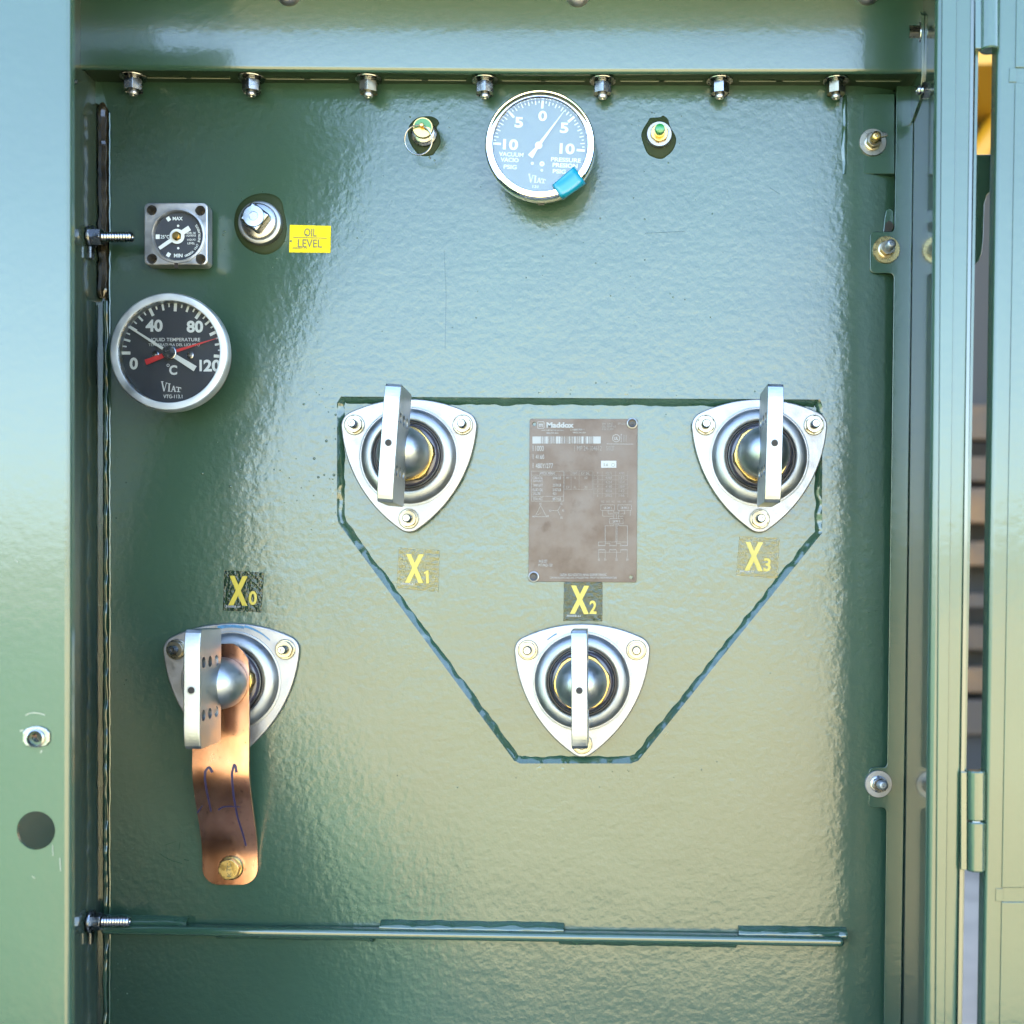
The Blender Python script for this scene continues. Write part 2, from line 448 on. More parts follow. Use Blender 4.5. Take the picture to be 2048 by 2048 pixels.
# low dry hills far behind the camera: the wall mirrors them
g = MB(); vs = []; fs = []; nx = 90
for i in range(nx + 1):
    a = R(-172 + 164 * i / nx); r0 = 120
    h = 8.5 + 2.2 * math.sin(i * .35) + 1.2 * math.sin(i * .9 + 1)
    for rr, hh in ((r0, GROUND - .5), (r0 + 25, GROUND + h * .55), (r0 + 60, GROUND + h), (r0 + 120, GROUND - .5)):
        vs.append((rr * math.cos(a), rr * math.sin(a), hh))
for i in range(nx):
    for j in range(3): fs.append((i * 4 + j, i * 4 + j + 1, (i + 1) * 4 + j + 1, (i + 1) * 4 + j))
struct(mesh_obj("hills", vs, fs, M['hill'], smooth=True))

# ------------------------------------------------------------------ the cabinet
FD = 0.20
FL = 0.257           # depth of the door frame in front of the tank wall
ZT, ZB = 0.648, GROUND + .06
XL = (191 - VX) * S
def XR(z):           # right side panel leans by a few millimetres
    py = VY - z / S
    px = 1826 + (1803 - 1826) * (py - 230) / (2014 - 230)
    return (px - VX) * S
cab = thing("transformer_cabinet", "open green painted steel transformer cabinet with glossy welded tank wall", "transformer cabinet", (0, 0, GROUND))
OFF = Vector((0, 0, -GROUND))
def L(v): return Vector(v) + OFF

def cpart(m, name, mat, **kw):
    m.v = [tuple(L(v)) for v in m.v]
    return m.out(name, mat, cab, **kw)

# tank wall with the six-sided opening in which the bushing plate is welded
def PL(px, py): q = P(px, py); return (q.x, q.z)
hexpx = [(682, 793), (1640, 799), (1645, 812), (1644, 1066), (1277, 1521), (1262, 1527), (1040, 1527), (1028, 1521), (677, 1046), (674, 1032), (674, 806)]
outer = [(188, 120), (1652, 120), (1652, 2860), (219, 2860), (219, 1200), (219, 226), (214, 214), (200, 210), (188, 204)]
tri, pts = fill([[PL(*p) for p in outer], [PL(*p) for p in hexpx]])
m = MB(); m.add([(p[0], 0, p[1]) for p in pts], tri)
# the right-hand corner of the tank wall rolls back
vs = []; fs = []; n = 30
for i in range(n + 1):
    x = (1652 - VX) * S + .102 * i / n; dx = .102 * i / n
    y = 31.0 * dx ** 3
    vs += [(x, y, P(0, 120).z), (x, y, P(0, 2860).z)]
for i in range(n): fs.append((2 * i, 2 * i + 1, 2 * i + 3, 2 * i + 2))
m.add(vs, fs)
# thickness at the left edge
x = PL(219, 0)[0]; m.add([(x, 0, PL(0, 226)[1]), (x, .012, PL(0, 226)[1]), (x, .012, PL(0, 2860)[1]), (x, 0, PL(0, 2860)[1])], [(0, 1, 2, 3)])
tw = cpart(m, "tank_wall", M['wall'], smooth=True)
m = MB(); m.box((640 - VX) * S, (1680 - VX) * S, .0075, .012, PL(0, 1560)[1], PL(0, 760)[1])
cpart(m, "bushing_plate", M['wall'])
m = MB(); m.box(XL - .001, (640 - VX) * S, .012, .016, ZB, PL(0, 150)[1]); cpart(m, "corner_backing", M['plain'])

def weld_ring(path, closed, width, out_d, in_d, bulge, seed, step=5.0, jit=1.0):
    """a lumpy fillet along a pixel path; the left side of the path direction is outside"""
    r2 = random.Random(seed); pp = []
    N = len(path)
    for i in range(N if closed else N - 1):
        a = Vector(path[i]); b = Vector(path[(i + 1) % N]); k = max(1, int((b - a).length / step))
        for j in range(k): pp.append(a + (b - a) * j / k)
    if not closed: pp.append(Vector(path[-1]))
    M_ = len(pp); vs = []; fs = []; ns = 7
    w1 = [r2.uniform(-1, 1) for _ in range(M_)]; w2 = [r2.uniform(-1, 1) for _ in range(M_)]; w3 = [r2.uniform(-1, 1) for _ in range(M_)]
    def sm(a, i): return (a[i - 2] + 2 * a[i - 1] + 3 * a[i] + 2 * a[(i + 1) % M_] + a[(i + 2) % M_]) / 6.0
    for i, p in enumerate(pp):
        a = pp[(i - 2) % M_] if closed else pp[max(0, i - 2)]; b = pp[(i + 2) % M_] if closed else pp[min(M_ - 1, i + 2)]
        t = (b - a).normalized(); nn = Vector((t.y, -t.x))       # outside, pixel axes (y down)
        ripple = math.sin(i * .55 + 2.5 * sm(w3, i))
        for j in range(ns):
            s = j / (ns - 1)
            off = width * (.5 - s) + (sm(w1, i) * 2.6 * jit if j < 3 else sm(w2, i) * 2.2 * jit)
            d = out_d + (in_d - out_d) * s + bulge * math.sin(math.pi * s) * (1 + .35 * ripple * jit + .4 * sm(w3, i) * jit)
            if j in (0, ns - 1): d = (out_d if j == 0 else in_d) - .0004
            q = p + nn * off; e = P(q.x, q.y); vs.append((e.x, -d, e.z))
    for i in range(M_ if closed else M_ - 1):
        k = (i + 1) % M_
        for j in range(ns - 1): fs.append((i * ns + j, i * ns + j + 1, k * ns + j + 1, k * ns + j))
    q = MB(); q.add(vs, fs); return q
cpart(weld_ring(hexpx, True, 26, .0003, -.0075, .0014, 3), "weld_bead", M['weld'], smooth=True, ang=80)
# corner seam: weld in the groove and a run of brown sealant
seam = [(208, 600), (208, 2300)]
cpart(weld_ring(seam, False, 20, -.009, -.009, .006, 5, step=7, jit=.6), "weld_bead", M['weld'], smooth=True, ang=80)
lip = [(219.5 + rng.uniform(-.8, .8), y) for y in range(226, 2300, 14)]
q = MB(); q.tube([P(a, b, .0003) for a, b in lip], .0009, 6); cpart(q, "edge_highlight_bead", M['weld'], smooth=True)  # bead added so the wall edge catches a light line
cl = [(208 + rng.uniform(-1.2, 1.2), y) for y in range(208, 604, 9)]
q = MB(); q.tube([P(a, b, -.004) for a, b in cl], [.0045 if i in (0, len(cl) - 1) else .0062 + rng.uniform(-.0006, .0006) for i in range(len(cl))], 10)
cpart(q, "sealant_bead", M['caulk'], smooth=True)

# side panels
m = MB(); m.box(XL - .003, XL, -FL, .06, ZB, ZT); cpart(m, "side_panel", M['side'])
za, zb = ZT, ZB
m = MB(); m.hexa([(XR(za), -FD, za), (XR(za) + .003, -FD, za), (XR(zb) + .003, -FD, zb), (XR(zb), -FD, zb), (XR(za), .09, za), (XR(za) + .003, .09, za), (XR(zb) + .003, .09, zb), (XR(zb), .09, zb)])
cpart(m, "side_panel", M['side'])
# tank body, hood
m = MB(); m.box(XL - .003, XR(0) + .05, .09, .95, ZB, ZT - .01); cpart(m, "tank_body", M['sheet'])
m = MB(); m.box(XL - .05, XR(ZT) + .09, -FD - .030, 1.0, ZT, ZT + .03); cpart(m, "hood", M['sheet'], bevel=.004)

# left door-frame flange with its two holes
d = FL
def F2(px, py, d=FL): q = P(px, py, d); return (q.x, q.z)
k = S * (D - d) / D
h1 = F2(74, 1474); h2 = F2(72, 1661)
ol = [F2(-80, -300), F2(139, -300), F2(139, 2500), F2(-80, 2500)]
x0f, x1f = F2(-80, 0)[0], F2(139, 0)[0]; rb_ = .0042
sec = [(x0f, -d + .003), (x0f, -d), (x1f - rb_, -d)] + [(x1f - rb_ + rb_ * math.sin(R(a)), -d + rb_ - rb_ * math.cos(R(a))) for a in (15, 30, 45, 60, 75, 90)] + [(x1f, -d + .0095), (x1f - .003, -d + .0095), (x1f - .003, -d + .0045), (x1f - rb_ - .001, -d + .003)]
m = MB(); m.prism(sec, F2(0, 2500)[1], F2(0, -300)[1], axis='z')
m.v = [tuple(L(v)) for v in m.v]
fl = m.out("frame_flange", M['sheet'], cab)
cut(fl, [([(a, b - GROUND) for a, b in circle(*h, r_ * k, 40)], d - .02, d + .02, 'y') for h, r_ in ((h1, 11), (h2, 38.5))])
# rivet nut in the flange
rv = thing("rivet_nut", "silver rivet nut set in the left door frame above a round hole", "rivet nut", (h1[0], -d, h1[1]))
m = MB(); m.prism([(x * k, z * k) for x, z in ((-27, 9), (-27, -9), (-20, -17), (-6, -20), (6, -20), (20, -17), (27, -9), (27, 9), (20, 17), (6, 22), (-6, 22), (-20, 17))], 0.0003, .002, holes=[circle(0, -2 * k, 15 * k, 28)])
m.out("nut_flange", M['steel'], rv, bevel=.0008)
m = MB(); m.lathe([(18 * k, .0015), (18 * k, .0035), (15.5 * k, .004), (15 * k, .0035), (15 * k, -.012)], 32, c=(0, 0, -2 * k), caps=False)
m.out("threaded_barrel", M['steel'], rv, smooth=True)

# right door-frame post: a folded sheet with a lapped face
def lean(pt, pb, y0=200.0, y1=2000.0):
    return lambda py: pt + (pb - pt) * (py - y0) / (y1 - y0)
def slab(a_, b_, py0, py1, d0, d1):
    """box between two leaning pixel edges on the plane d1 (front), going back to d0"""
    p = []
    for dd in (d1, d0):
        for e, y in ((a_, py0), (b_, py0), (b_, py1), (a_, py1)):
            q = P(e(y), y, d1); p.append((q.x, -dd, q.z))
    q = MB(); q.hexa(p); return q
cpart(slab(lean(1872, 1852), lean(1949.5, 1919), -300, 2500, FD - .014, FD), "frame_post", M['sheet'], bevel=.007, seg=5)
cpart(slab(lean(1883, 1871), lean(1912, 1891), -300, 2500, FD - .001, FD + .0022), "lap_strip", M['sheet'], bevel=.0012)
cpart(slab(lean(1949.5, 1919), lean(1955, 1925), -300, 2500, FD - .020, FD - .004), "post_return", M['sheet'], bevel=.0025)
# cover strip with the two bolt tabs over the tank corner
ea = lean(1793, 1768, 190, 2014); eb = lean(1825, 1800, 230, 2014)
YS = .0016           # the strip lies a little behind the wall plane
def SP(px, py): q = P(px, py, -YS); return (q.x, q.z)
def arcpts(cx, cy, r, a0, a1, n=5): return [(cx + r * math.cos(R(a0 + (a1 - a0) * i / n)), cy + r * math.sin(R(a0 + (a1 - a0) * i / n))) for i in range(n + 1)]
tab1 = arcpts(ea(455) - 8, 455, 8, 0, 90) + arcpts(1750, 473, 10, 270, 180) + arcpts(1750, 536, 10, 180, 90) + arcpts(ea(556) - 10, 556, 10, 270, 360)
tab2 = arcpts(ea(1524) - 9, 1526, 9, 0, 90) + arcpts(1748, 1545, 10, 270, 180) + [(1738, 1595)] + arcpts(1746, 1606, 9, 180, 90) + arcpts(ea(1625) - 10, 1625, 10, 270, 360)
op = [(ea(120), 120)] + tab1 + tab2 + [(ea(2600), 2600), (eb(2600), 2600), (eb(120), 120)]
m = MB(); m.prism([SP(*p) for p in op], -YS - .0022, -YS)
cpart(m, "cover_strip", M['sheet'], bevel=.0006)
m = slab(lean(1826, 1801, 230, 2014), lean(1829, 1804, 230, 2014), 243, 2600, -.01, .0035); cpart(m, "strip_edge", M['plain'], bevel=.0008)

# upper sheet, its bent lip and the slotted bolting flange underneath
def ytop(px): return 139 + 8.0 * min(1.0, (px - 186) / 900.0)
UD = .035
ZF = .5400            # underside of the bolting flange
def tilt(x): return .004 * max(0.0, min(1.0, 1 - (x / S + VX - 186) / 900.0))
vs = []; fs = []; xs = [161.5 + (1853 - 161.5) * i / 30 for i in range(31)]
prof = [(0, UD, 'top'), (-9, UD, 0), (-4, UD - .0006, 0), (-1, UD - .0022, 0), (0, UD - .0045, 0)]
for px in xs:
    zb_ = P(px, ytop(px), UD).z; X = P(px, 100, UD).x
    col = [(X, -UD, ZT), (X, -UD, zb_ + .0055), (X, -UD + .0004, zb_ + .0032), (X, -UD + .0016, zb_ + .0013), (X, -UD + .0034, zb_ + .0008), (X, -UD + .0042, zb_ + .003), (X, .045, ZF + .0036 + tilt(X))]
    vs += col
nc = 7
for i in range(30):
    for j in range(nc - 1): fs.append((i * nc + j, i * nc + j + 1, (i + 1) * nc + j + 1, (i + 1) * nc + j))
m = MB(); m.add(vs, fs); cpart(m, "upper_sheet", M['sheet'], smooth=True, ang=60)
bx = [267, 503, 737, 970, 1205, 1439.5, 1672]
fz = P(1000, 147, UD).z
fd0, fd1 = -.002, .0305
slots = []
fp = [((193 - VX) * S, -fd1), ((1850 - VX) * S, -fd1), ((1850 - VX) * S, .04), ((193 - VX) * S, .004)]
for a in bx:
    for s_ in (-1, 1):
        c = (a - VX) * S + s_ * .042; hl = .024
        slots.append([(c - hl, -.0155), (c + hl, -.0155), (c + hl + .001, -.0135), (c + hl, -.0115), (c - hl, -.0115), (c - hl - .001, -.0135)])
slots = [s_ for s_ in slots if fp[0][0] + .002 < s_[0][0] - .002 and s_[2][0] < fp[1][0] - .002]
m = MB(); m.prism(fp, ZF, ZF + .0032, axis='z', holes=slots)
m.v = [(v[0], v[1], v[2] + tilt(v[0])) for v in m.v]
cpart(m, "bolting_flange", M['under'])

for s_ in slots:
    m = MB(); x0, x1 = s_[0][0], s_[1][0]
    m.v = []; m.box(x0 + .001, x1 - .001, -.0113, -.0108, ZF - .0006, ZF + .001)
    m.v = [(v[0], v[1], v[2] + tilt(v[0])) for v in m.v]; cpart(m, "slot_highlight", M['bright'])  # thin pale bars stand for the highlight along each slot
def scratches(name, d, lines, mat):
    for w_, *pts in lines:
        q = MB()
        for a, b in zip(pts, pts[1:]):
            A, B = P(*a, d), P(*b, d); t_ = (B - A).normalized(); nn = Vector((t_.z, 0, -t_.x)) * (w_ * S / 2)
            q.add([A + nn, B + nn, B - nn, A - nn], [(0, 1, 2, 3)])
        cpart(q, name, mat)
scratches("scratch", FL + .0004, [(1.6, (51, 1431), (58, 1427), (68, 1425.5), (80, 1427), (90, 1430)), (2.5, (40, 1462), (47, 1460)), (2.2, (81, 1506), (84, 1500)), (1.2, (64, 1752), (70, 1757)), (1.1, (105, 1690), (106, 1712)), (1.5, (120, 1716), (121, 1742)), (1, (30, 1120), (36, 1124))], M['bright'])
scratches("scratch", .0006, [(1.2, (319, 1706), (330, 1715), (345, 1722), (364, 1727)), (1.4, (368, 1719), (378, 1721)), (.8, (330, 1690), (352, 1683)), (.9, (360, 1684), (358, 1700)), (.8, (888, 500), (892, 590), (890, 700)), (.8, (1290, 466), (1370, 462)), (.9, (1540, 375), (1560, 388))], M['weld'])
# stiffening rib near the bottom with its stitch welds
def rib_y(px): return 1843 + (1868 - 1843) * (px - 215) / (1685 - 215)
pts8 = []
for dd in (.016, 0.0):
    for px, o in ((212, 0), (1684, 0), (1684, 19), (212, 19)):
        q = P(px, rib_y(px) + o, 0); pts8.append((q.x, -dd, q.z))
m = MB(); m.hexa(pts8); cpart(m, "stiffening_rib", M['weld'], bevel=.0046, seg=5)
for i, (a, b, up) in enumerate(((205, 378, 1), (762, 1128, 1), (1476, 1692, 1), (436, 748, 0), (1118, 1472, 0))):
    pth = [(px, rib_y(px) + (-4 if up else 23)) for px in ((a, b) if up else (b, a))]
    cpart(weld_ring(pth, False, 20 if up else 15, .0004, .008, .0045 if up else .003, 20 + i, step=6, jit=.5), "weld_bead", M['weld'], smooth=True, ang=80)
    c0, c1 = P(a, rib_y(a) - 4 if up else rib_y(a) + 19), P(b, rib_y(b) - 4 if up else rib_y(b) + 19)

# gusset bracket in the upper right corner
xg = (1823 - VX) * S
def gz(py, d): return P(0, py, d).z
gp = [(-.002, gz(243, .002)), (-.034, gz(199, .034)), (-.043, gz(150, .04)), (-.043, gz(30, .043)), (-.034, gz(22, .034)), (.03, gz(22, 0)), (.03, gz(243, 0))]
m = MB(); m.prism(gp, xg - .0005, xg + .0025, axis='x'); cpart(m, "gusset", M['plain'], bevel=.0006)
m = MB(); m.box(xg + .0035, xg + .0060, -.046, .03, gz(132, .046), ZT); m.box(xg + .0075, xg + .0095, -.048, .03, gz(132, .048), ZT)
cpart(m, "hood_hanger", M['plain'], bevel=.0004)

m = MB(); a_ = P(1693, 186, 0); b_ = P(1790, 346, 0); m.box(a_.x, b_.x, .0020, .012, b_.z, a_.z); cpart(m, "mounting_pad", M['sheet'], bevel=.0006)
cpart(weld_ring([(1689, 190), (1687, 348)], False, 13, .0004, -.001, .0016, 31, step=6, jit=.8), "weld_bead", M['weld'], smooth=True, ang=80)
# weld spatter and paint nibs on the tank wall
q = MB(); r3 = random.Random(11)
def blob(px, py, r, h=None):
    h = h or r * .7; c = P(px, py); rr = r * S; hh = h * S
    q.lathe([(rr, -.0002), (rr * .9, hh * .45), (rr * .55, hh * .9), (0, hh)], 8, c=(c.x, 0, c.z), caps=False)
def clus(n, f, r0=.8, r1=2.2):
    for _ in range(n):
        x, y = f()
        if 225 < x < 1655 and 185 < y < 2048: blob(x, y, r0 + (r1 - r0) * r3.random() ** 2.5)
def ringf(cx, cy, r0, r1): 
    def f():
        a = r3.uniform(0, 6.28); r = r3.uniform(r0, r1); return cx + r * math.cos(a), cy + r * math.sin(a)
    return f
clus(26, ringf(522, 446, 58, 95), .9, 3.0); clus(12, ringf(848, 268, 42, 62), .8, 2.2); clus(12, ringf(1317, 270, 42, 60), .8, 2.2)
clus(60, lambda: (r3.uniform(700, 1500), r3.gauss(520, 160)), .7, 2.2)
clus(34, lambda: (r3.uniform(400, 680), r3.gauss(910, 80)), 1.2, 3.4)
clus(40, lambda: (r3.gauss(245, 18), r3.uniform(700, 2000)), .6, 1.8)
clus(40, lambda: (r3.uniform(600, 1600), r3.choice((775, 782, 1545, 1552)) + r3.gauss(0, 8)), .6, 1.8)
clus(34, lambda: (r3.uniform(620, 672), r3.uniform(560, 1100)), .6, 1.6)
clus(40, lambda: (r3.uniform(260, 1650), r3.uniform(200, 2040)), .6, 1.8)
sp = cpart(q, "weld_spatter", M['weld'], smooth=True, ang=70); sp["kind"] = "stuff"

# ------------------------------------------------------------------ the open door and its hinges
door = thing("cabinet_door", "green steel cabinet door swung open beside the right door frame", "door", P(2000, VY, FD) * 1.0)
dl = Vector(door.location)
def dpart(m, name, mat, **kw):
    m.v = [tuple(Vector(v) - dl) for v in m.v]
    return m.out(name, mat, door, **kw)
DD = FD + .006
dpart(slab(lean(1994, 1966), lean(2330, 2300), -300, 2500, DD - .020, DD), "door_skin", M['sheet'], bevel=.0045, seg=4)
e1 = lean(2030, 2000)
def pol(py0, py1): return slab(lambda y: e1(y), lean(2330, 2300), py0, py1, DD - .001, DD + .0013)
for a, b in ((-300, 135), (165, 1776), (1804, 2500)): dpart(pol(a, b), "stiffener_pan", M['sheet'], bevel=.0008)
dpart(slab(lambda y: e1(y) - 12, lambda y: e1(y) + 3, 136, 164, DD - .001, DD + .0009), "stiffener_tab", M['sheet'], bevel=.0004)
dpart(slab(lambda y: e1(y) - 12, lambda y: e1(y) + 3, 1777, 1803, DD - .001, DD + .0009), "stiffener_tab", M['sheet'], bevel=.0004)
def hinge(label, px, y0, y1, ym, leafl, leafr):
    kk = S * (D - FD) / D; c = P(px, (y0 + y1) / 2, FD)
    h = thing("hinge", label, "hinge", c, "hinges between door frame and door")
    r = 19 * kk; z0 = P(0, y1, FD).z - c.z; z1 = P(0, y0, FD).z - c.z; zm = P(0, ym, FD).z - c.z
    for a, b in ((z0, zm - .0006), (zm + .0006, z1)):
        m = MB(); m.lathe([(r * .9, a), (r, a + .0012), (r, b - .0012), (r * .9, b)], 28, axis='z'); m.out("knuckle", M['weld'], h, smooth=True)
    m = MB(); m.lathe([(r * .6, z0 + .002), (r * .6, z1 - .002)], 16, axis='z'); m.out("pin", M['steel'], h, smooth=True)
    m = MB(); m.box((leafl - px) * kk, (leafl + 12 - px) * kk, -.003, .016, z0 + .001, z1 - .001); m.out("leaf", M['plain'], h, bevel=.0006)
    m = MB(); m.box((leafr - px) * kk, (leafr + 5 - px) * kk, -.001, .016, z0, z1); m.out("leaf", M['plain'], h, bevel=.0006)
    return h
hinge("lower green barrel hinge beside the lowest bolt on the right", 1951.5, 1541, 1741, 1641, 1920, 1969)
hinge("upper green barrel hinge cut off by the top of the picture", 1978.5, -100, 102, -2, 1949, 1997)
# stay bracket seen in the gap
br = thing("stay_bracket", "dark green bracket with rounded cut-out in the gap beside the post", "bracket", P(1965, 420, .16))
kb = S * (D - .16) / D
out_ = [(-24, -108), (38, -108), (38, -46), (18, -40), (6, -26), (1, -8), (-1, 60), (-4, 88), (-10, 104), (-24, 116)]
m = MB(); m.prism([(a * kb, -b * kb) for a, b in out_], 0, .004); m.out("bracket_plate", M['plain'], br, bevel=.0006)

# ------------------------------------------------------------------ bolts
def hexa(m, r, h0, h1, axis='y', a0=0.0, c=(0, 0, 0)):
    """hexagon nut with chamfered corners"""
    n = 24; vs = []; fs = []
    def rad(a):
        t = (a - a0) % (math.pi / 3) - math.pi / 6
        return r * math.cos(math.pi / 6) / math.cos(t)
    rows = [(h0, None), (h1 - .12 * r, None), (h1, .9)]
    for h, lim in rows:
        for i in range(n):
            a = 2 * math.pi * i / n; q = rad(a)
            if lim: q = min(q, r * lim)
            u, v = q * math.cos(a), q * math.sin(a)
            p = (u, -h, v) if axis == 'y' else ((h, u, v) if axis == 'x' else (u, v, h))
            vs.append((p[0] + c[0], p[1] + c[1], p[2] + c[2]))
    for j in range(2):
        for i in range(n):
            k = (i + 1) % n; fs.append((j * n + i, j * n + k, (j + 1) * n + k, (j + 1) * n + i))
    fs += [tuple(range(n)), tuple(2 * n + i for i in range(n))]
    return m.add(vs, fs)
def thread(m, r, h0, h1, axis='y', pitch=.0014, c=(0, 0, 0), tip=True, depth=.88):
    prof = []; h = h0; i = 0; n = max(2, int(abs(h1 - h0) / pitch)); s_ = 1 if h1 > h0 else -1
    for i in range(n):
        b = h0 + (h1 - h0) * i / n; prof += [(r * depth, b), (r, b + s_ * pitch * .45)]
    prof += [(r * .85, h1)]
    if tip: prof += [(r * .78, h1 + s_ * .0006), (r * .35, h1 + s_ * .0006), (r * .25, h1 - s_ * .0006), (0, h1 - s_ * .0006)]
    return m.lathe(prof, 20, c=c, axis=axis, caps=False)

# the row of seven hanging bolts under the top flange
names = ["first hanging flange bolt, above the square level gauge at the left corner", "hanging flange bolt straight above the square head plug",
         "hanging flange bolt on the left of the pull ring valve", "hanging flange bolt between pull ring valve and pressure gauge",
         "hanging flange bolt just right of the top of the pressure gauge", "hanging flange bolt to the right of the green capped valve",
         "last hanging flange bolt, beside the pale washer bolt at the right corner"]
tops = [158, 161, 163, 165, 165.5, 165, 165.5]
proto = None
for i, px in enumerate(bx):
    pos = P(px, tops[i] + 4, .0135); pos.z = ZF - .0023 + tilt(pos.x)
    if proto is None:
        proto = thing("flange_bolt", names[0], "bolt", pos, "bolts hanging in a row under the top flange")
        kk = S * .99
        m = MB(); m.lathe([(14 * kk, .0004), (14 * kk, -.0020), (10 * kk, -.0021)], 28, axis='z'); m.out("lock_washer", M['steel'], proto, smooth=True)
        m = MB(); m.lathe([(26 * kk, .0006), (26.5 * kk, .0014), (26 * kk, .0022), (12 * kk, .0023)], 36, axis='z'); m.out("washer", M['steel'], proto, smooth=True)
        m = MB(); hexa(m, 19.5 * kk, -.0019, -.0118, axis='z', a0=R(43)); m.out("nut", M['steel'], proto, bevel=.0003)
        m = MB(); thread(m, 9.5 * kk, -.0115, -.0166, axis='z', pitch=.002); m.out("threaded_end", M['die'], proto, smooth=True, ang=60)
    else:
        b = dup(proto, pos, names[i]); b.rotation_euler = (0, 0, rng.uniform(-.35, .35))
        nutm = M['yzinc'] if i in (2, 6) else M['steel']
        for ch in b.children:
            if ch.name.startswith("nut") and nutm is M['yzinc']:
                ch.data = ch.data.copy(); ch.data.materials[0] = nutm
# pan-head bolts of the upper sheet
pn = ["round bolt head cut by the picture top, upper left", "round bolt head cut by the picture top, middle of the three", "round bolt head cut by the picture top, right of the three"]
pr = None
for (px, py), nm in zip(((578, -11), (1155, -9), (1734, -13)), pn):
    pos = P(px, py, UD); kk = S * (D - UD - .01) / D
    if pr is None:
        pr = thing("round_head_bolt", nm, "bolt", pos, "round bolt heads along the upper sheet")
        m = MB(); m.lathe([(24 * kk, 0), (24 * kk, .003), (22.5 * kk, .0055), (18 * kk, .0085), (10 * kk, .0105), (0, .011)], 40); m.out("bolt_head", M['zinc'], pr, smooth=True)
    else: dup(pr, pos, nm)
# bolts through the side panels (axis along x)
def side_bolt(label, px_w, py, d, right, stud, rad=10.5, tab=True, head=0.0, mat='steel'):
    X = XL if not right else None
    pos = P(px_w, py, d); s_ = -1 if right else 1
    t = thing("side_bolt", label, "bolt", pos, "bolts through the cabinet sides")
    kk = S * (D - d) / D
    m = MB(); m.lathe([(22 * kk, -s_ * .0005), (23 * kk, s_ * .001), (22 * kk, s_ * .0024), (11 * kk, s_ * .0025)], 36, axis='x'); m.out("washer", M['steel'], t, smooth=True)
    if tab:
        m = MB(); m.box(-.0008 if s_ > 0 else -.0018, .0018 if s_ > 0 else .0008, -.004, .004, -44 * kk, -20 * kk); m.out("lock_tab", M['steel'], t, bevel=.0006)
    m = MB(); hexa(m, 17.5 * kk, s_ * .0024, s_ * .0118, axis='x', a0=.25); m.out("nut", M[mat], t, bevel=.0003)
    m = MB(); thread(m, rad * kk, s_ * .0118, s_ * (.0118 + stud), axis='x', pitch=.0027, depth=.78); m.out("threaded_end", M[mat], t, smooth=True, ang=60)
    return t
side_bolt("long threaded bolt through the left side near the square level gauge", 182, 474, .018, False, .031)
side_bolt("long threaded bolt through the left side at the stiffening rib", 182, 1843, .018, False, .028)
side_bolt("bolt end in the upper right corner, the higher of two", 1840, 69, .030, True, .0075, rad=9, mat='yzinc')
side_bolt("bolt end in the upper right corner, the lower of two", 1870, 181, .050, True, .0065, rad=10, tab=False, mat='steel')
t = thing("panel_screw", "thin edge-on screw washer on the left side panel under the hood", "screw", (XL, -.056, P(149, 164, .056).z))
m = MB(); m.lathe([(12 * S, .0), (12 * S, .0018), (6 * S, .0024)], 24, axis='x'); m.out("washer", M['steel'], t, smooth=True)
m = MB(); m.lathe([(4 * S, .002), (4 * S, .006), (0, .0065)], 16, axis='x'); m.out("screw_end", M['steel'], t, smooth=True)

# washer bolts facing the camera on the right
def face_bolt(label, px, py, y, wmat, nmat, smat, stud, tilt=(0, 0), tip=False):
    pos = P(px, py, -y); t = thing("washer_bolt", label, "bolt", pos, "washer bolts on the right edge of the tank")
    m = MB(); m.lathe([(27 * S, -.001), (27.3 * S, .0014), (26.5 * S, .002), (15 * S, .0021)], 44); m.out("washer", wmat, t, smooth=True)
    m = MB(); m.lathe([(17 * S, .002), (17 * S, .0032), (15 * S, .0038)], 32); m.out("nut_collar", nmat, t, smooth=True)
    m = MB(); hexa(m, 15.5 * S, .0036, .0105, a0=.3); m.out("nut", nmat, t, bevel=.0003)
    m = MB(); thread(m, 9.5 * S, .010, .010 + stud); s_ = m.out("threaded_end", smat, t, smooth=True, ang=60)
    s_.rotation_euler = (R(tilt[0]), 0, R(tilt[1]))
    if tip:
        m = MB(); m.prism([(0, -.003), (.0105, -.0006), (.0125, .001), (.0100, .0035), (0, .005)], .016, .0195); m.out("bent_tab", nmat, t, bevel=.0008)
    return t
face_bolt("pinkish washer bolt with bent tab in the upper right corner of the tank", 1745, 285.5, .0020, M['yzinc'], M['yzinc'], M['brass'], .010, tip=True)
face_bolt("rainbow zinc washer bolt on the upper tab of the cover strip", 1772, 500, .0016, M['ygold'], M['yzinc'], M['cast'], .008, tilt=(-6, 6))
face_bolt("bluish silver washer bolt on the hooked lower tab", 1756.5, 1567.6, .0016, M['zinc'], M['steel'], M['cast'], .009, tilt=(-4, 4))
# torn slot above the upper tab
c = P(1777, 440, -.0088)
sl_ = thing("torn_slot", "small torn slot in the steel just above the upper tab", "slot", c)
m = MB(); m.prism([(a * S, -b * S) for a, b in ((-12, 26), (-9, -4), (-6, -18), (2, -24), (10, -18), (12, 0), (12, 14), (6, 24))], -.003, .0016); m.out("burr", M['weld'], sl_, bevel=.0012)
m = MB(); m.prism([(a * S, -b * S) for a, b in ((-9, 25), (-7, 8), (0, 2), (8, 8), (10, 14), (4, 24))], .0016, .0021); m.out("slot_shade_patch", M['hole'], sl_)  # dark patch laid on top for the shade in the slot

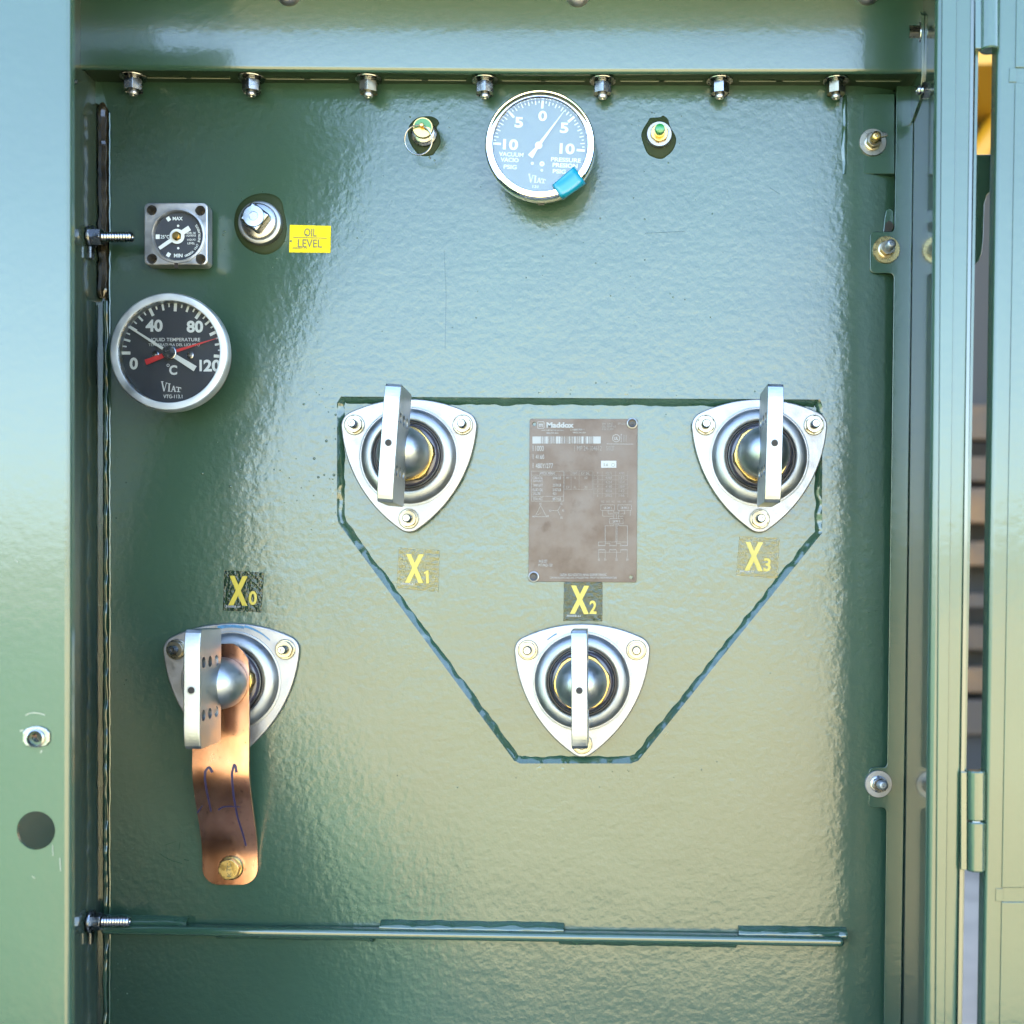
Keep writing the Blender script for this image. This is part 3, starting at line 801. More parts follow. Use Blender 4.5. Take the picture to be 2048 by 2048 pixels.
# ------------------------------------------------------------------ bushings
def bushing_outline(cx=0.0, cz=0.0, c=122.0, rc=30.0, side=115.0):
    e = (c * c - (side - rc) ** 2) / (2 * (side - rc) - c); Rr = side + e
    pts = []
    for kx in range(3):
        b = R(-90 + 120 * kx)                       # bolt direction, z up
        # corner arc
        mid0, mid1 = b - R(60), b + R(60)
        C = Vector((c * math.cos(b), c * math.sin(b)))
        def tang(mm):
            O = Vector((-e * math.cos(mm), -e * math.sin(mm))); dv = (C - O).normalized(); return math.atan2(dv.y, dv.x)
        a0, a1 = tang(mid0), tang(mid1)
        while a1 < a0: a1 += 2 * math.pi
        for i in range(11):
            a = a0 + (a1 - a0) * i / 10; pts.append((C.x + rc * math.cos(a), C.y + rc * math.sin(a)))
        # side arc to the next corner
        O = Vector((-e * math.cos(mid1), -e * math.sin(mid1)))
        b2 = b + R(120); C2 = Vector((c * math.cos(b2), c * math.sin(b2)))
        s0 = math.atan2(*(C - O).normalized().yx); s1 = math.atan2(*(C2 - O).normalized().yx)
        while s1 < s0: s1 += 2 * math.pi
        if s1 - s0 > math.pi: s1 -= 2 * math.pi
        for i in range(1, 14):
            a = s0 + (s1 - s0) * i / 14; pts.append((O.x + Rr * math.cos(a), O.y + Rr * math.sin(a)))
    return pts
BO = bushing_outline()
def make_bushing(label, loc, spin, off, straps):
    t = thing("bushing", label, "bushing", loc, "low voltage bushings on the tank wall")
    m = MB(); m.prism([(x * S, z * S) for x, z in BO], -.0005, .0048)
    m.out("mounting_flange", M['zinc'], t, bevel=.0016, seg=3)
    m = MB(); m.lathe([(100 * S, .0044), (99.5 * S, .0056), (97.5 * S, .0058), (97 * S, .0040), (95.5 * S, .0040), (94 * S, .0078), (91 * S, .0112), (87 * S, .0134), (81 * S, .0149), (74.5 * S, .0155), (71 * S, .0151), (69.6 * S, .0140), (69.2 * S, .006)], 72, caps=False)
    m.out("clamp_ring", M['cast'], t, smooth=True, ang=50)
    m = MB(); m.lathe([(70 * S, .006), (70 * S, .0105), (66 * S, .0108), (63.5 * S, .009), (63 * S, .006)], 64, caps=False); m.out("gasket", M['rubber'], t, smooth=True)
    m = MB(); m.lathe([(64 * S, .006), (64 * S, .0130), (62.8 * S, .0138), (61.5 * S, .0130), (61 * S, .008)], 64, caps=False); m.out("retaining_ring", M['die'], t, smooth=True)
    m = MB(); m.lathe([(61.2 * S, .006), (61 * S, .0145), (58 * S, .0168), (50 * S, .0180), (0, .0180)], 64, caps=False); m.out("insulator", M['black'], t, smooth=True)
    m = MB(); hexa(m, 61 * S, .017, .0275 + off * .5, a0=R(8)); m.out("hex_nut", M['brass'], t, bevel=.0006)
    # spade terminal: ball, then a thick upright pad drilled through its sides
    tr = bpy.data.objects.new("terminal", None)
    m = MB()
    o = off
    prof = [(45 * S, .0290 + o), (49 * S, .0295 + o), (50.2 * S, .031 + o), (50.2 * S, .036 + o)]
    for i in range(1, 13):
        a = R(90 * i / 12); prof.append((50.2 * S * math.cos(a), .040 + o + .031 * math.sin(a)))
    m.lathe(prof, 56)
    ball = m.out("terminal_ball", M['spade'], t, smooth=True, ang=50)
    hh = .0575; y0, y1 = .056 + o, .119 + o; th = .0078
    pl = [(-y0, -hh + .002), (-y0 - .002, -hh)] + [(-y1 + .0042 * (1 - math.cos(math.pi / 2 * q / 7)) * 0 + .0045 * ((7 - q) / 7) ** 2.2 + (.0015 if q == 0 else 0), -hh + .0225 * (1 - (1 - q / 7) ** 1.0) * 1.0 + (0 if q else .0)) for q in range(8)]
    pl = pl + [(p[0], -p[1]) for p in reversed(pl)]
    hl = [circle(-(y1 - .011 - .0185 * i), z, .0055, 20) for i in range(3) for z in (-.0255, .0255)]
    m = MB(); m.prism(pl, -th, th, axis='x')
    sp_ = m.out("spade", M['spade'], t, bevel=.0011, seg=3)
    cut(sp_, [(h_, -.03, .03, 'x') for h_ in hl])
    sp_.rotation_euler = (0, R(spin), 0); 
    # web that joins ball and pad
    m = MB(); m.prism([(-.052 - o, -.024), (-.072 - o, -.030), (-.086 - o, -.001), (-.072 - o, .030), (-.052 - o, .024)], -th * .9, th * .9, axis='x')
    wb = m.out("neck", M['spade'], t, bevel=.004, seg=3); wb.rotation_euler = (0, R(spin), 0)
    zc = -.0005
    m = MB(); m.lathe([(8.5 * S, y1 - .0005), (8.5 * S, y1 + .0005), (6.2 * S, y1 + .0006)], 28, c=(0, 0, zc), caps=False); m.out("hole_rim", M['cast'], sp_, smooth=True)
    m = MB(); m.lathe([(6.4 * S, y1 + .0003), (0, y1 + .0003)], 28, c=(0, 0, zc), caps=False); m.out("hole_shade_disc", M['hole'], sp_)  # dark disc on the surface for the shade in the hole
    for kx in range(3):
        b = R(-90 + 120 * kx); c = (125 * S * math.cos(b), 125 * S * math.sin(b))
        m = MB(); m.lathe([(20 * S, .0045), (20.3 * S, .0062), (19 * S, .0068), (14 * S, .0069)], 32, c=(c[0], 0, c[1])); wz = m.out("nut_washer", M['yzinc'], t, smooth=True)
        m = MB(); hexa(m, 18.2 * S, .0066, .0120, a0=rng.uniform(0, 1), c=(c[0], 0, c[1])); m.out("nut", M['yzinc'], t, bevel=.0004)
        m = MB(); thread(m, 8.6 * S, .0118, .0200, c=(c[0], 0, c[1])); m.out("stud", M['steel'], t, smooth=True, ang=60)
    return t
make_bushing("silver bushing marked X0 with the copper strap at lower left", P(465, 1361, 0), 0.2, .0035, True)
make_bushing("silver bushing above the X1 sticker with its pad leaning right", P(819, 913.5, -.004), 4.2, 0, False)
make_bushing("silver bushing under the X2 sticker at the bottom of the welded plate", P(1164.5, 1362, -.004), -0.4, 0, False)
make_bushing("silver bushing above the X3 sticker at upper right of the welded plate", P(1518, 914, -.004), 1.6, 0, False)
# blue layout-ink traces left on two of the flanges
def ink_trace(bname, arcs):
    b = [o for o in bpy.data.objects if o.get("label", "").find(bname) >= 0][0]
    for a0, a1, r_, w0, w1 in arcs:
        p = Print(S, .0052); n = 10
        for i in range(n):
            f0, f1 = i / n, (i + 1) / n
            q0, q1 = R(a0 + (a1 - a0) * f0), R(a0 + (a1 - a0) * f1)
            p.bar(r_ * math.sin(q0), -r_ * math.cos(q0), r_ * math.sin(q1), -r_ * math.cos(q1), w0 + (w1 - w0) * f0, w0 + (w1 - w0) * f1)
        p.out("ink_trace", M['trace'], b)
ink_trace("marked X0", [(-14, 14, 109, 7, 5), (14, 44, 112, 5, 2)])
ink_trace("under the X2", [(-40, -28, 108, 2, 3.0), (52, 58, 130, 2.4, 1.5)])
# copper grounding strap
strap = thing("copper_strap", "bent copper grounding strap with pen marks hanging from the X0 bushing", "grounding strap", P(465, 1361, 0))
sx = P(462, 1361).x - strap.location.x
zc0 = strap.location.z
def strap_d(z):     # z in px*S below the bushing centre
    pts = [(80, .0325), (-150, .0335), (-172, .034), (-188, .033), (-215, .0285), (-262, .0185), (-300, .0100), (-330, .0052), (-350, .0034), (-420, .0030)]
    for (a, da), (b, db) in zip(pts, pts[1:]):
        if b <= z <= a:
            t = (z - a) / (b - a); return da + (db - da) * t
    return pts[0][1] if z > 80 else pts[-1][1]
import bisect
def half(z):
    if z > 25: return 55 * math.sqrt(max(0.02, 1 - ((z - 25) / 62) ** 2)) if z < 87 else 5
    if z < -380: return 55.0 * math.sqrt(max(.03, 1 - ((-380 - z) / 62.0) ** 2.4)) if z > -441 else 8
    return 55.0
zs = [76, 70, 60, 45, 25, 0, -40, -80, -120, -150] + list(range(-156, -356, -6)) + [-360, -370, -380, -388, -395, -400, -404, -407]
nu = 9; vs = []; fs = []
def smooth_d(z): return sum(strap_d(z + o) for o in (-14, -7, 0, 7, 14)) / 5
def halfw(z):
    if z > 25: return 55 * math.sqrt(max(0.0, 1 - ((z - 25) / 56.0) ** 2)) + 1
    if z < -375: return 20 + 35 * math.sqrt(max(0.0, 1 - ((-375 - z) / 32.5) ** 2))
    return 55.0
for z in zs:
    hw = halfw(z); dd = smooth_d(z)
    for side in (0, 1):
        for j in range(nu):
            u = -1 + 2 * j / (nu - 1); vs.append((sx + u * hw * S, -dd + (.003 if side else 0), z * S))
W = 2 * nu
for i in range(len(zs) - 1):
    for j in range(nu - 1):
        fs.append((i * W + j, i * W + j + 1, (i + 1) * W + j + 1, (i + 1) * W + j))
        fs.append((i * W + nu + j + 1, i * W + nu + j, (i + 1) * W + nu + j, (i + 1) * W + nu + j + 1))
    fs.append((i * W, (i + 1) * W, (i + 1) * W + nu, i * W + nu)); fs.append((i * W + nu - 1, i * W + W - 1, (i + 1) * W + W - 1, (i + 1) * W + nu - 1))
e = (len(zs) - 1) * W
for j in range(nu - 1): fs.append((j, j + nu, j + nu + 1, j + 1)); fs.append((e + j, e + j + 1, e + j + nu + 1, e + j + nu))
mesh_obj("strap_bar", vs, fs, M['copper'], strap, smooth=True, ang=40)
def on_strap(px, py):
    dd = .02
    for _ in range(8):
        z = (P(px, py, dd).z - zc0) / S; dd = smooth_d(z) + .0002
    return P(px, py, dd) - Vector(strap.location)
def stroke(pts, wpx=3.2):
    dense = []
    for a, b in zip(pts, pts[1:]):
        for i in range(8): dense.append((a[0] + (b[0] - a[0]) * i / 8, a[1] + (b[1] - a[1]) * i / 8))
    dense.append(pts[-1])
    for _ in range(3): dense = [dense[0]] + [((a[0] + 2 * b[0] + c[0]) / 4, (a[1] + 2 * b[1] + c[1]) / 4) for a, b, c in zip(dense, dense[1:], dense[2:])] + [dense[-1]]
    v = []; f = []
    for i, p in enumerate(dense):
        a = dense[max(0, i - 1)]; b = dense[min(len(dense) - 1, i + 1)]
        l = math.hypot(b[0] - a[0], b[1] - a[1]) or 1; nx, ny = -(b[1] - a[1]) / l, (b[0] - a[0]) / l
        ww = wpx * .5 * (1 - .45 * i / len(dense))
        v += [on_strap(p[0] + nx * ww, p[1] + ny * ww), on_strap(p[0] - nx * ww, p[1] - ny * ww)]
    for i in range(len(dense) - 1): f.append((2 * i, 2 * i + 1, 2 * i + 3, 2 * i + 2))
    return v, f
for st_, wd in (([(424.6, 1545), (420, 1536), (416, 1535), (410.5, 1543), (409.4, 1556), (412, 1575), (415, 1590), (422, 1623)], 5.4),
           ([(473, 1545), (471, 1532), (468, 1529), (464, 1545), (464, 1560), (467.4, 1594), (474.6, 1634), (485.5, 1667), (492, 1692)], 5.2),
           ([(436.6, 1620), (445, 1614), (460, 1612.5), (480, 1614)], 3.0), ([(395, 1626), (399, 1619), (405, 1611)], 3.0)):
    v, f = stroke(st_, wd); me = bpy.data.meshes.new("pen_mark"); me.from_pydata([tuple(a) for a in v], [], f); link("pen_mark", me, M['ink'], strap)
sb = thing("strap_bolt", "gold flanged hex bolt fixing the copper strap foot to the wall", "bolt", P(463, 1735, .003))
m = MB(); m.lathe([(24 * S, 0), (24.5 * S, .0012), (22 * S, .0028), (18 * S, .0030)], 40); m.out("bolt_flange", M['ygold'], sb, smooth=True)
m = MB(); hexa(m, 22.5 * S, .0022, .0105, a0=.2); m.out("bolt_head", M['ygold'], sb, bevel=.0006)
pt = Print(S, .01065); pt.text("K", 2, 9, 9, 8, -85, .01); pt.text("T", 1, 0, 9, 8, -85, .01); pt.text("C", 1, -9, 9, 8, -85, .01); pt.out("head_marking", M['greyprint'], sb)

# ------------------------------------------------------------------ gauges
def front_thing(name, label, cat, px, py, d):
    q = P(px, py, d); return thing(name, label, cat, (q.x, 0, q.z)), S * (D - d) / D

# pressure gauge
GD = .046
pg, k = front_thing("pressure_gauge", "round chrome pressure gauge with vacuum and pressure scale at the top centre", "gauge", 1080, 288, GD)
m = MB(); m.lathe([(70 * k, 0.0), (72 * k, .010), (98 * k, .013), (101 * k, .018), (103 * k, .037)], 72); m.out("case", M['satin'], pg, smooth=True)
m = MB(); m.lathe([(104 * k, .0335), (109.5 * k, .0338), (111 * k, .0355), (111 * k, .0415), (110 * k, .0440), (107.5 * k, .0452), (105.5 * k, .0448), (99 * k, .0462), (96 * k, .0463), (94.6 * k, .0455), (94 * k, .0405)], 96, caps=False)
m.out("bezel", M['chrome'], pg, smooth=True, ang=40)
m = MB(); m.lathe([(96 * k, .0380), (0, .0380)], 64, caps=False); dial = m.out("dial", M['dialgrey'], pg)
def dk(px, py): return (1080 + (px - 1080), py)   # identity kept for clarity
k2 = S * (D - .0385) / D
pr_ = Print(k2, .0385)
cx, cy = -3.0, -1.0
def zz(x, y): return (960 + x / 7.43 - 1080, 160 + y / 7.43 - 288)
a10l, a0, a10r = -86.5, 4.8, 95.5
for i in range(41):
    a = a10l + (a0 - a10l) * i / 20 if i <= 20 else a0 + (a10r - a0) * (i - 20) / 20
    if i % 10 == 0: pr_.tick(cx, cy, a, 76, 92, 4.6)
    elif i % 2 == 0: pr_.tick(cx, cy, a, 83, 91.5, 1.9)
    else: pr_.tick(cx, cy, a, 86.5, 91, 1.7)
pr_.text("0", *zz(925, 492), 17, 20.5, 3, .03); pr_.text("5", *zz(572, 588), 16.5, 21, 3, .03); pr_.text("5", *zz(1245, 670), 16.5, 21, 3, .03)
pr_.text("10", *zz(447, 917), 30, 21.5, 3, .03); pr_.text("10", *zz(1288, 980), 30, 21.5, 3, .03)
pr_.text("VACUUM", *zz(457, 1064), 49, 8.4, 3, .022); pr_.text("VACIO", *zz(434, 1145), 36, 8.4, 3, .022); pr_.text("PSIG", *zz(442, 1250), 26, 8.4, 3, .022)
pr_.text("PRESSURE", *zz(1272, 1146), 60, 8.4, 3, .022); pr_.text("PRESION", *zz(1258, 1228), 50, 8.4, 3, .022); pr_.text("PSIG", *zz(1172, 1318), 26, 8.4, 3, .022)
lx, ly = zz(715, 1478); pr_.logo(lx, ly, 16.5, 4); pr_.text("131", *zz(817, 1542), 11.5, 6, 3, .02)
for x, y, r in ((770, 1197, 3.0), (915, 1205, 5.0), (912, 1300, 2.6)): pr_.ring(*zz(x, y), r, r * .7)
pr_.out("dial_print", M['print'], dial)
pn_ = Print(S * (D - .0415) / D, .0415)
x0, y0 = zz(868, 945); x1, y1 = zz(1250, 430); pn_.bar(x0, y0, x1, y1, 6.5, .9)
x2, y2 = zz(742, 1112); pn_.bar(x0, y0, x2, y2, 3.5, 12); pn_.poly([(x0 + 7.4 * math.cos(a * .2618), y0 + 7.4 * math.sin(a * .2618)) for a in range(24)])
nd = pn_.out("needle", M['print'], pg)
m = MB(); m.lathe([(95 * k, .0430), (95 * k, .0442)], 64); m.out("glass", M['glass'], pg)
m = MB(); m.prism([(-7 * k, -150 * k + 41 * k), (7 * k, -150 * k + 41 * k), (6 * k, -100 * k), (-6 * k, -100 * k)], .024, .033); m.out("case_lug", M['black'], pg, bevel=.0006)

# blue tape over the rim
def tp(x, y): return (960 + x / 7.43, 160 + y / 7.43)
tq = [tp(1395, 1285), tp(1578, 1545), tp(1230, 1785), tp(1075, 1560)]   # inner-right, outer-right, outer-left, inner-left
o_ = P(1138, 368, GD + .001); tape = thing("tape", "short piece of blue tape over the rim of the pressure gauge", "tape", o_)
vs = []; fs = []; na = 14
for i in range(na + 1):
    s = i / na
    A = (tq[3][0] + (tq[2][0] - tq[3][0]) * s, tq[3][1] + (tq[2][1] - tq[3][1]) * s)
    B = (tq[0][0] + (tq[1][0] - tq[0][0]) * s, tq[0][1] + (tq[1][1] - tq[0][1]) * s)
    for j in range(7):
        t_ = j / 6; px = A[0] + (B[0] - A[0]) * t_; py = A[1] + (B[1] - A[1]) * t_
        rr = math.hypot(px - 1080, py - 288)
        dd = GD + .0012 - (.0014 if rr < 92 else 0) * min(1, (92 - rr) / 8) - max(0, (rr - 107) / 18) ** 2 * .014
        vs.append(P(px, py, dd) - o_)
for i in range(na):
    for j in range(6): fs.append((i * 7 + j, i * 7 + j + 1, (i + 1) * 7 + j + 1, (i + 1) * 7 + j))
to = mesh_obj("tape_strip", vs, fs, M['tape'], tape, smooth=True, ang=70)
so = to.modifiers.new("thick", 'SOLIDIFY'); so.thickness = .0004

# temperature gauge
TD = .052
tg, k = front_thing("temperature_gauge", "black liquid temperature dial with red and white pointers on the left", "gauge", 337, 703, TD)
m = MB(); m.lathe([(84 * k, 0.0), (86 * k, .006), (106 * k, .024), (112.6 * k, .030), (113 * k, .040)], 72); m.out("case", M['rubber'], tg, smooth=True)
m = MB(); m.lathe([(112 * k, .0395), (118 * k, .0398), (119 * k, .0415), (119 * k, .0480), (118 * k, .0505), (115.5 * k, .0518), (105 * k, .0522), (103 * k, .0520), (102 * k, .0508), (101.5 * k, .0395)], 96, caps=False)
m.out("bezel", M['satin'], tg, smooth=True, ang=40)
m = MB(); m.lathe([(112.2 * k, .0415), (0, .0415)], 64, caps=False); dial = m.out("dial", M['dial'], tg)
pr_ = Print(S * (D - .042) / D, .042)
def zt(x, y): return (200 + x / 7.155 - 337, 570 + y / 7.155 - 703)
cx, cy = 0.0, -1.0
a0, a1 = -90.0, 95.0
ac = [(-89.5, 0), (-74, 1), (-59.5, 2), (-46, 3)]
for i in range(25):
    a = -90 + 184 * i / 24 + 2.0 * math.sin(math.pi * i / 24)
    if i % 4 == 0: pr_.tick(cx, cy, a, 83.5, 101, 6.0)
    elif i % 2 == 0: pr_.tick(cx, cy, a, 87, 101, 4.2)
    else: pr_.tick(cx, cy, a, 92, 101, 2.8)
for s_, x, y, wd, ht in (("40", 722, 553, 34, 24.5), ("80", 1305, 567, 33, 24), ("0", 430, 1095, 16.5, 24)): pr_.text(s_, *zt(x, y), wd, ht, 0, .035)
pr_.text("20", *zt(1550, 1125), 34, 24, 0, .035); pr_.bar(*zt(1388, 1042), *zt(1388, 1205), 4.6)
pr_.text("LIQUID TEMPERATURE", *zt(1012, 757), 103, 8.2, 0, .010); pr_.text("TEMPERATURA DEL LIQUIDO", *zt(1010, 830), 103, 6.4, 0, .004)
pr_.text("C", *zt(995, 1188), 16, 19.5, 0, .035); pr_.ring(*zt(922, 1120), 3.0, 1.1)
lx, ly = zt(828, 1490); pr_.logo(lx, ly, 19, 3.0); pr_.text("VTG-113.1", *zt(990, 1566), 38, 7.4, 0, .016)
pr_.out("dial_print", M['print'], dial)
for x, y in ((745, 968), (1243, 978)):
    u, v = zt(x, y); m = MB(); kk = S * (D - .044) / D
    m.lathe([(6.8 * kk, .0415), (6.8 * kk, .0428), (5 * kk, .0432), (4.6 * kk, .0426), (2.4 * kk, .0426), (0, .0438)], 24, c=(u * kk, 0, -v * kk), caps=False); m.out("dial_screw", M['steel'], dial, smooth=True)
kk = S * (D - .0445) / D
rn = Print(kk, .0445); rn.bar(*zt(960, 950), *zt(1640, 738), 7.0, .8); rn.bar(*zt(960, 950), *zt(612, 1085), 8.5, 11); rn.out("maximum_pointer", M['red'], tg)
wn = Print(kk, .0458); wn.bar(*zt(950, 945), *zt(375, 575), 6.0, 3.2); wn.bar(*zt(950, 945), *zt(1330, 1180), 8.0, 11.5); wn.out("temperature_pointer", M['print'], tg)
u, v = zt(958, 945)
m = MB(); m.lathe([(14 * kk, .043), (14 * kk, .0462), (12.6 * kk, .0464), (12.6 * kk, .0485), (12 * kk, .0489), (0, .0489)], 36, c=(u * kk, 0, -v * kk)); m.out("pointer_hub", M['steel'], tg, smooth=True)
m = MB(); m.lathe([(102 * k, .0495), (102 * k, .0508)], 64); m.out("glass", M['glass'], tg)

# square liquid level gauge
LD = .020
lg, k = front_thing("level_gauge", "small square metal liquid level gauge with four corner holes", "gauge", 351.5, 467.5, LD)
def zl(x, y): return (140 + x / 3.578 - 351.5, 380 + y / 3.578 - 467.5)
hs = [zl(585, 145), zl(932, 148), zl(587, 492), zl(935, 495)]
dc = zl(772, 326)
m = MB(); m.prism(rrect(-63.5 * k, 63.5 * k, -62.5 * k, 62.5 * k, 10 * k), .004, LD)
gb = m.out("gauge_body", M['die'], lg, bevel=.0016, seg=3)
cut(gb, [(circle(h[0] * k, -h[1] * k, 10.2 * k, 24), -.01, .05, 'y') for h in hs] + [(circle(dc[0] * k, -dc[1] * k, 49 * k, 48), -.01, .05, 'y')])
m = MB(); m.prism(rrect(-60 * k, 60 * k, -59 * k, 59 * k, 10 * k), 0, .0045); m.out("gauge_back", M['rubber'], lg)
m = MB(); m.lathe([(56 * k, .0195), (55 * k, .0212), (51 * k, .0214), (49 * k, .0200), (48.5 * k, .0150)], 64, c=(dc[0] * k, 0, -dc[1] * k), caps=False); m.out("dial_rim", M['die'], lg, smooth=True)
m = MB(); m.lathe([(49.2 * k, .0165), (0, .0165)], 48, c=(dc[0] * k, 0, -dc[1] * k), caps=False); dial = m.out("dial", M['dial'], lg)
m = MB(); x, y = zl(760, 535); m.box((x - 3.5) * k, (x + 3.5) * k, -.0205, -.0195, -(y + 7) * k, -(y - 7) * k); m.out("key_slot_shade", M['hole'], lg)  # dark block on the face for the shade in the slot
pr_ = Print(S * (D - .0170) / D, .0170)
pr_.text("MAX", *zl(763, 198), 20, 7.2, 0, .03); pr_.text("MIN", *zl(767, 463), 17, 7.4, 0, .03); pr_.text("25°C", *zl(672, 328), 17.5, 7.4, 0, .02)
x, y = zl(697, 201); pr_.bar(x - 3, y + 2, x + 3, y - 2, 8.5); x, y = zl(697, 457); pr_.bar(x - 3, y - 2, x + 3, y + 2, 8.5); x, y = zl(620, 328); pr_.bar(x - 4, y, x + 4, y, 9)
for s_, x, y, wd in (("NIVEL DE", 858, 302, 19), ("LIQUIDOS", 858, 321, 20), ("LIQUID", 862, 350, 17), ("LEVEL", 860, 375, 15)): pr_.text(s_, *zl(x, y), wd, 4.2, 0, .01)
arc = "080B5A VIAT INSTRUMENTS"[::-1]
for i, ch in enumerate(arc):
    if ch == " ": continue
    a = 58 + 103 * i / (len(arc) - 1); g_ = R(a); rr = 41
    pr_.text(ch, dc[0] + rr * math.sin(g_), dc[1] - rr * math.cos(g_), 3.6 if ch not in "I1" else 1.2, 4.6, a - 180, .012)
for x, y in ((766, 250), (767, 410)): pr_.poly([(zl(x, y)[0] + 2.4 * math.cos(a * .524), zl(x, y)[1] + 2.4 * math.sin(a * .524)) for a in range(12)])
pr_.out("dial_print", M['print'], dial)
kk = S * (D - .0185) / D; wn = Print(kk, .0185)
wn.bar(*zl(762, 326), *zl(634, 415), 8.0, 7.0); wn.bar(*zl(762, 326), *zl(852, 268), 9.5, 10.5); c = zl(762, 328); wn.poly([(c[0] + 15 * math.cos(a * .2618), c[1] + 15 * math.sin(a * .2618)) for a in range(24)])
wn.out("needle", M['print'], lg)
m = MB(); hexa(m, 9.6 * kk, .0186, .0205, c=(c[0] * kk, 0, -c[1] * kk), a0=.5); m.lathe([(5.5 * kk, .0205), (5.5 * kk, .0220), (0, .0222)], 20, c=(c[0] * kk, 0, -c[1] * kk)); m.out("needle_screw", M['brass'], lg, smooth=True)

# ------------------------------------------------------------------ plug and valves, each in its pool of dark paint
def pool(parent, pts, h=.0016):
    """irregular convex pool of paint round a boss; pts relative pixels (y down)"""
    n = len(pts); vs = []; fs = []
    dense = []
    for i in range(n):
        p0, p1, p2, p3 = pts[i - 1], pts[i], pts[(i + 1) % n], pts[(i + 2) % n]
        for j in range(5):
            t = j / 5; f = lambda a, b, c, d: .5 * (2 * b + (c - a) * t + (2 * a - 5 * b + 4 * c - d) * t * t + (3 * b - a - 3 * c + d) * t ** 3)
            dense.append((f(p0[0], p1[0], p2[0], p3[0]), f(p0[1], p1[1], p2[1], p3[1])))
    N = len(dense)
    for s, hh in ((1.0, -.0002), (.97, h * .6), (.90, h), (.75, h * 1.35), (.5, h * 3.2), (.0, h * 3.4)):
        for x, y in dense: vs.append((x * s * S, -hh, -y * s * S))
    for j in range(5):
        for i in range(N): fs.append((j * N + i, j * N + (i + 1) % N, (j + 1) * N + (i + 1) % N, (j + 1) * N + i))
    return mesh_obj("paint_pool", vs, fs, M['pool'], parent, smooth=True, ang=70)
plug = thing("square_head_plug", "silver square headed pipe plug beside the yellow oil level sticker", "pipe plug", P(524, 450, 0))
pool(plug, [(-56, -6), (-50, -34), (-32, -54), (-8, -63), (20, -62), (38, -50), (44, -28), (50, 4), (46, 30), (34, 48), (12, 59), (-10, 57), (-34, 44), (-50, 22)])
m = MB(); m.lathe([(43 * S, 0), (43.5 * S, .006), (42 * S, .0095), (39 * S, .0105), (36 * S, .0105), (35 * S, .0120), (33 * S, .0125)], 56); m.out("boss", M['cast'], plug, smooth=True)
m = MB(); m.lathe([(35 * S, .012), (34.5 * S, .0155), (31 * S, .0165), (0, .0165)], 48); m.out("plug_body", M['steel'], plug, smooth=True)
sq = [(31 * math.cos(R(90 * i + 8)) , 31 * math.sin(R(90 * i + 8))) for i in range(4)]
m = MB(); m.prism([(x * S, z * S) for x, z in sq], .0160, .0290); m.out("square_head", M['steel'], plug, bevel=.0028, seg=3)
m = MB(); m.lathe([(21 * S, .0288), (20 * S, .0300), (9 * S, .0302), (8 * S, .0296), (0, .0296)], 40); m.out("turned_face", M['steel'], plug, smooth=True)

rvv = thing("pull_ring_valve", "brass pressure relief valve with green top and wire pull ring", "relief valve", P(849.5, 271, 0))
pool(rvv, [(-34, 0), (-32, -18), (-18, -34), (4, -39), (20, -36), (29, -26), (24, -16), (31, 2), (31, 16), (22, 32), (14, 40), (-8, 41), (-20, 30), (-29, 16)], .0013)
m = MB(); m.lathe([(25 * S, 0), (25.5 * S, .007), (22 * S, .0085), (22.5 * S, .011), (20 * S, .012), (12 * S, .013), (12 * S, .018)], 40); m.out("valve_body", M['steel'], rvv, smooth=True)
m = MB(); m.lathe([(18 * S, .0165), (20.5 * S, .0175), (20.5 * S, .0195), (19.4 * S, .0203), (0, .0203)], 40, c=(2 * S, 0, 1 * S)); m.out("valve_cap", M['brass'], rvv, smooth=True)
gpts = [(2 + 17.5 * math.cos(R(a)), 1 + 17.5 * math.sin(R(a))) for a in range(-25, 176, 10)] + [(2 + 15 * math.cos(R(a)), -1 + 4 * math.sin(R(a))) for a in range(172, 8, -20)]
m = MB(); m.prism([(x * S, z * S) for x, z in gpts], .0203, .0206); m.out("green_enamel", M['jade'], rvv)
m = MB(); m.lathe([(5 * S, .0203), (5 * S, .0235), (3.6 * S, .0255), (0, .026)], 24, c=(1 * S, 0, 3 * S)); m.out("stem", M['brass'], rvv, smooth=True)
rp = [((-6.5 + 27 * math.cos(R(a))) * S, -.0235 + .006 * (1 - math.sin(R(a))) * .5, (-24 + 27 * math.sin(R(a))) * S) for a in range(0, 360, 8)]
m = MB(); m.tube(rp, 1.5 * S, 8, closed=True); m.out("pull_ring", M['steel'], rvv, smooth=True)

gv = thing("green_cap_valve", "brass valve with a bright green cap to the right of the pressure gauge", "valve", P(1318, 274, 0))
pool(gv, [(-35, 2), (-33, -14), (-22, -32), (-18, -38), (2, -40), (8, -43), (18, -36), (22, -22), (33, -2), (34, 12), (27, 28), (16, 38), (6, 44), (-8, 42), (-24, 32)], .0013)
m = MB(); m.lathe([(25 * S, 0), (25 * S, .008), (24 * S, .0088), (0, .009)], 44); m.out("valve_flange", M['zinc'], gv, smooth=True)
m = MB(); hexa(m, 19 * S, .0088, .0125, a0=R(18)); m.out("hex_base", M['brass'], gv, bevel=.0005)
m = MB(); m.lathe([(11 * S, .012), (11 * S, .0165), (9 * S, .017)], 32); m.out("valve_stem", M['brass'], gv, smooth=True)
m = MB(); m.lathe([(9.8 * S, .0165), (10 * S, .0215), (8.8 * S, .0238), (5 * S, .0246), (0, .0248)], 32); m.out("cap", M['green'], gv, smooth=True)

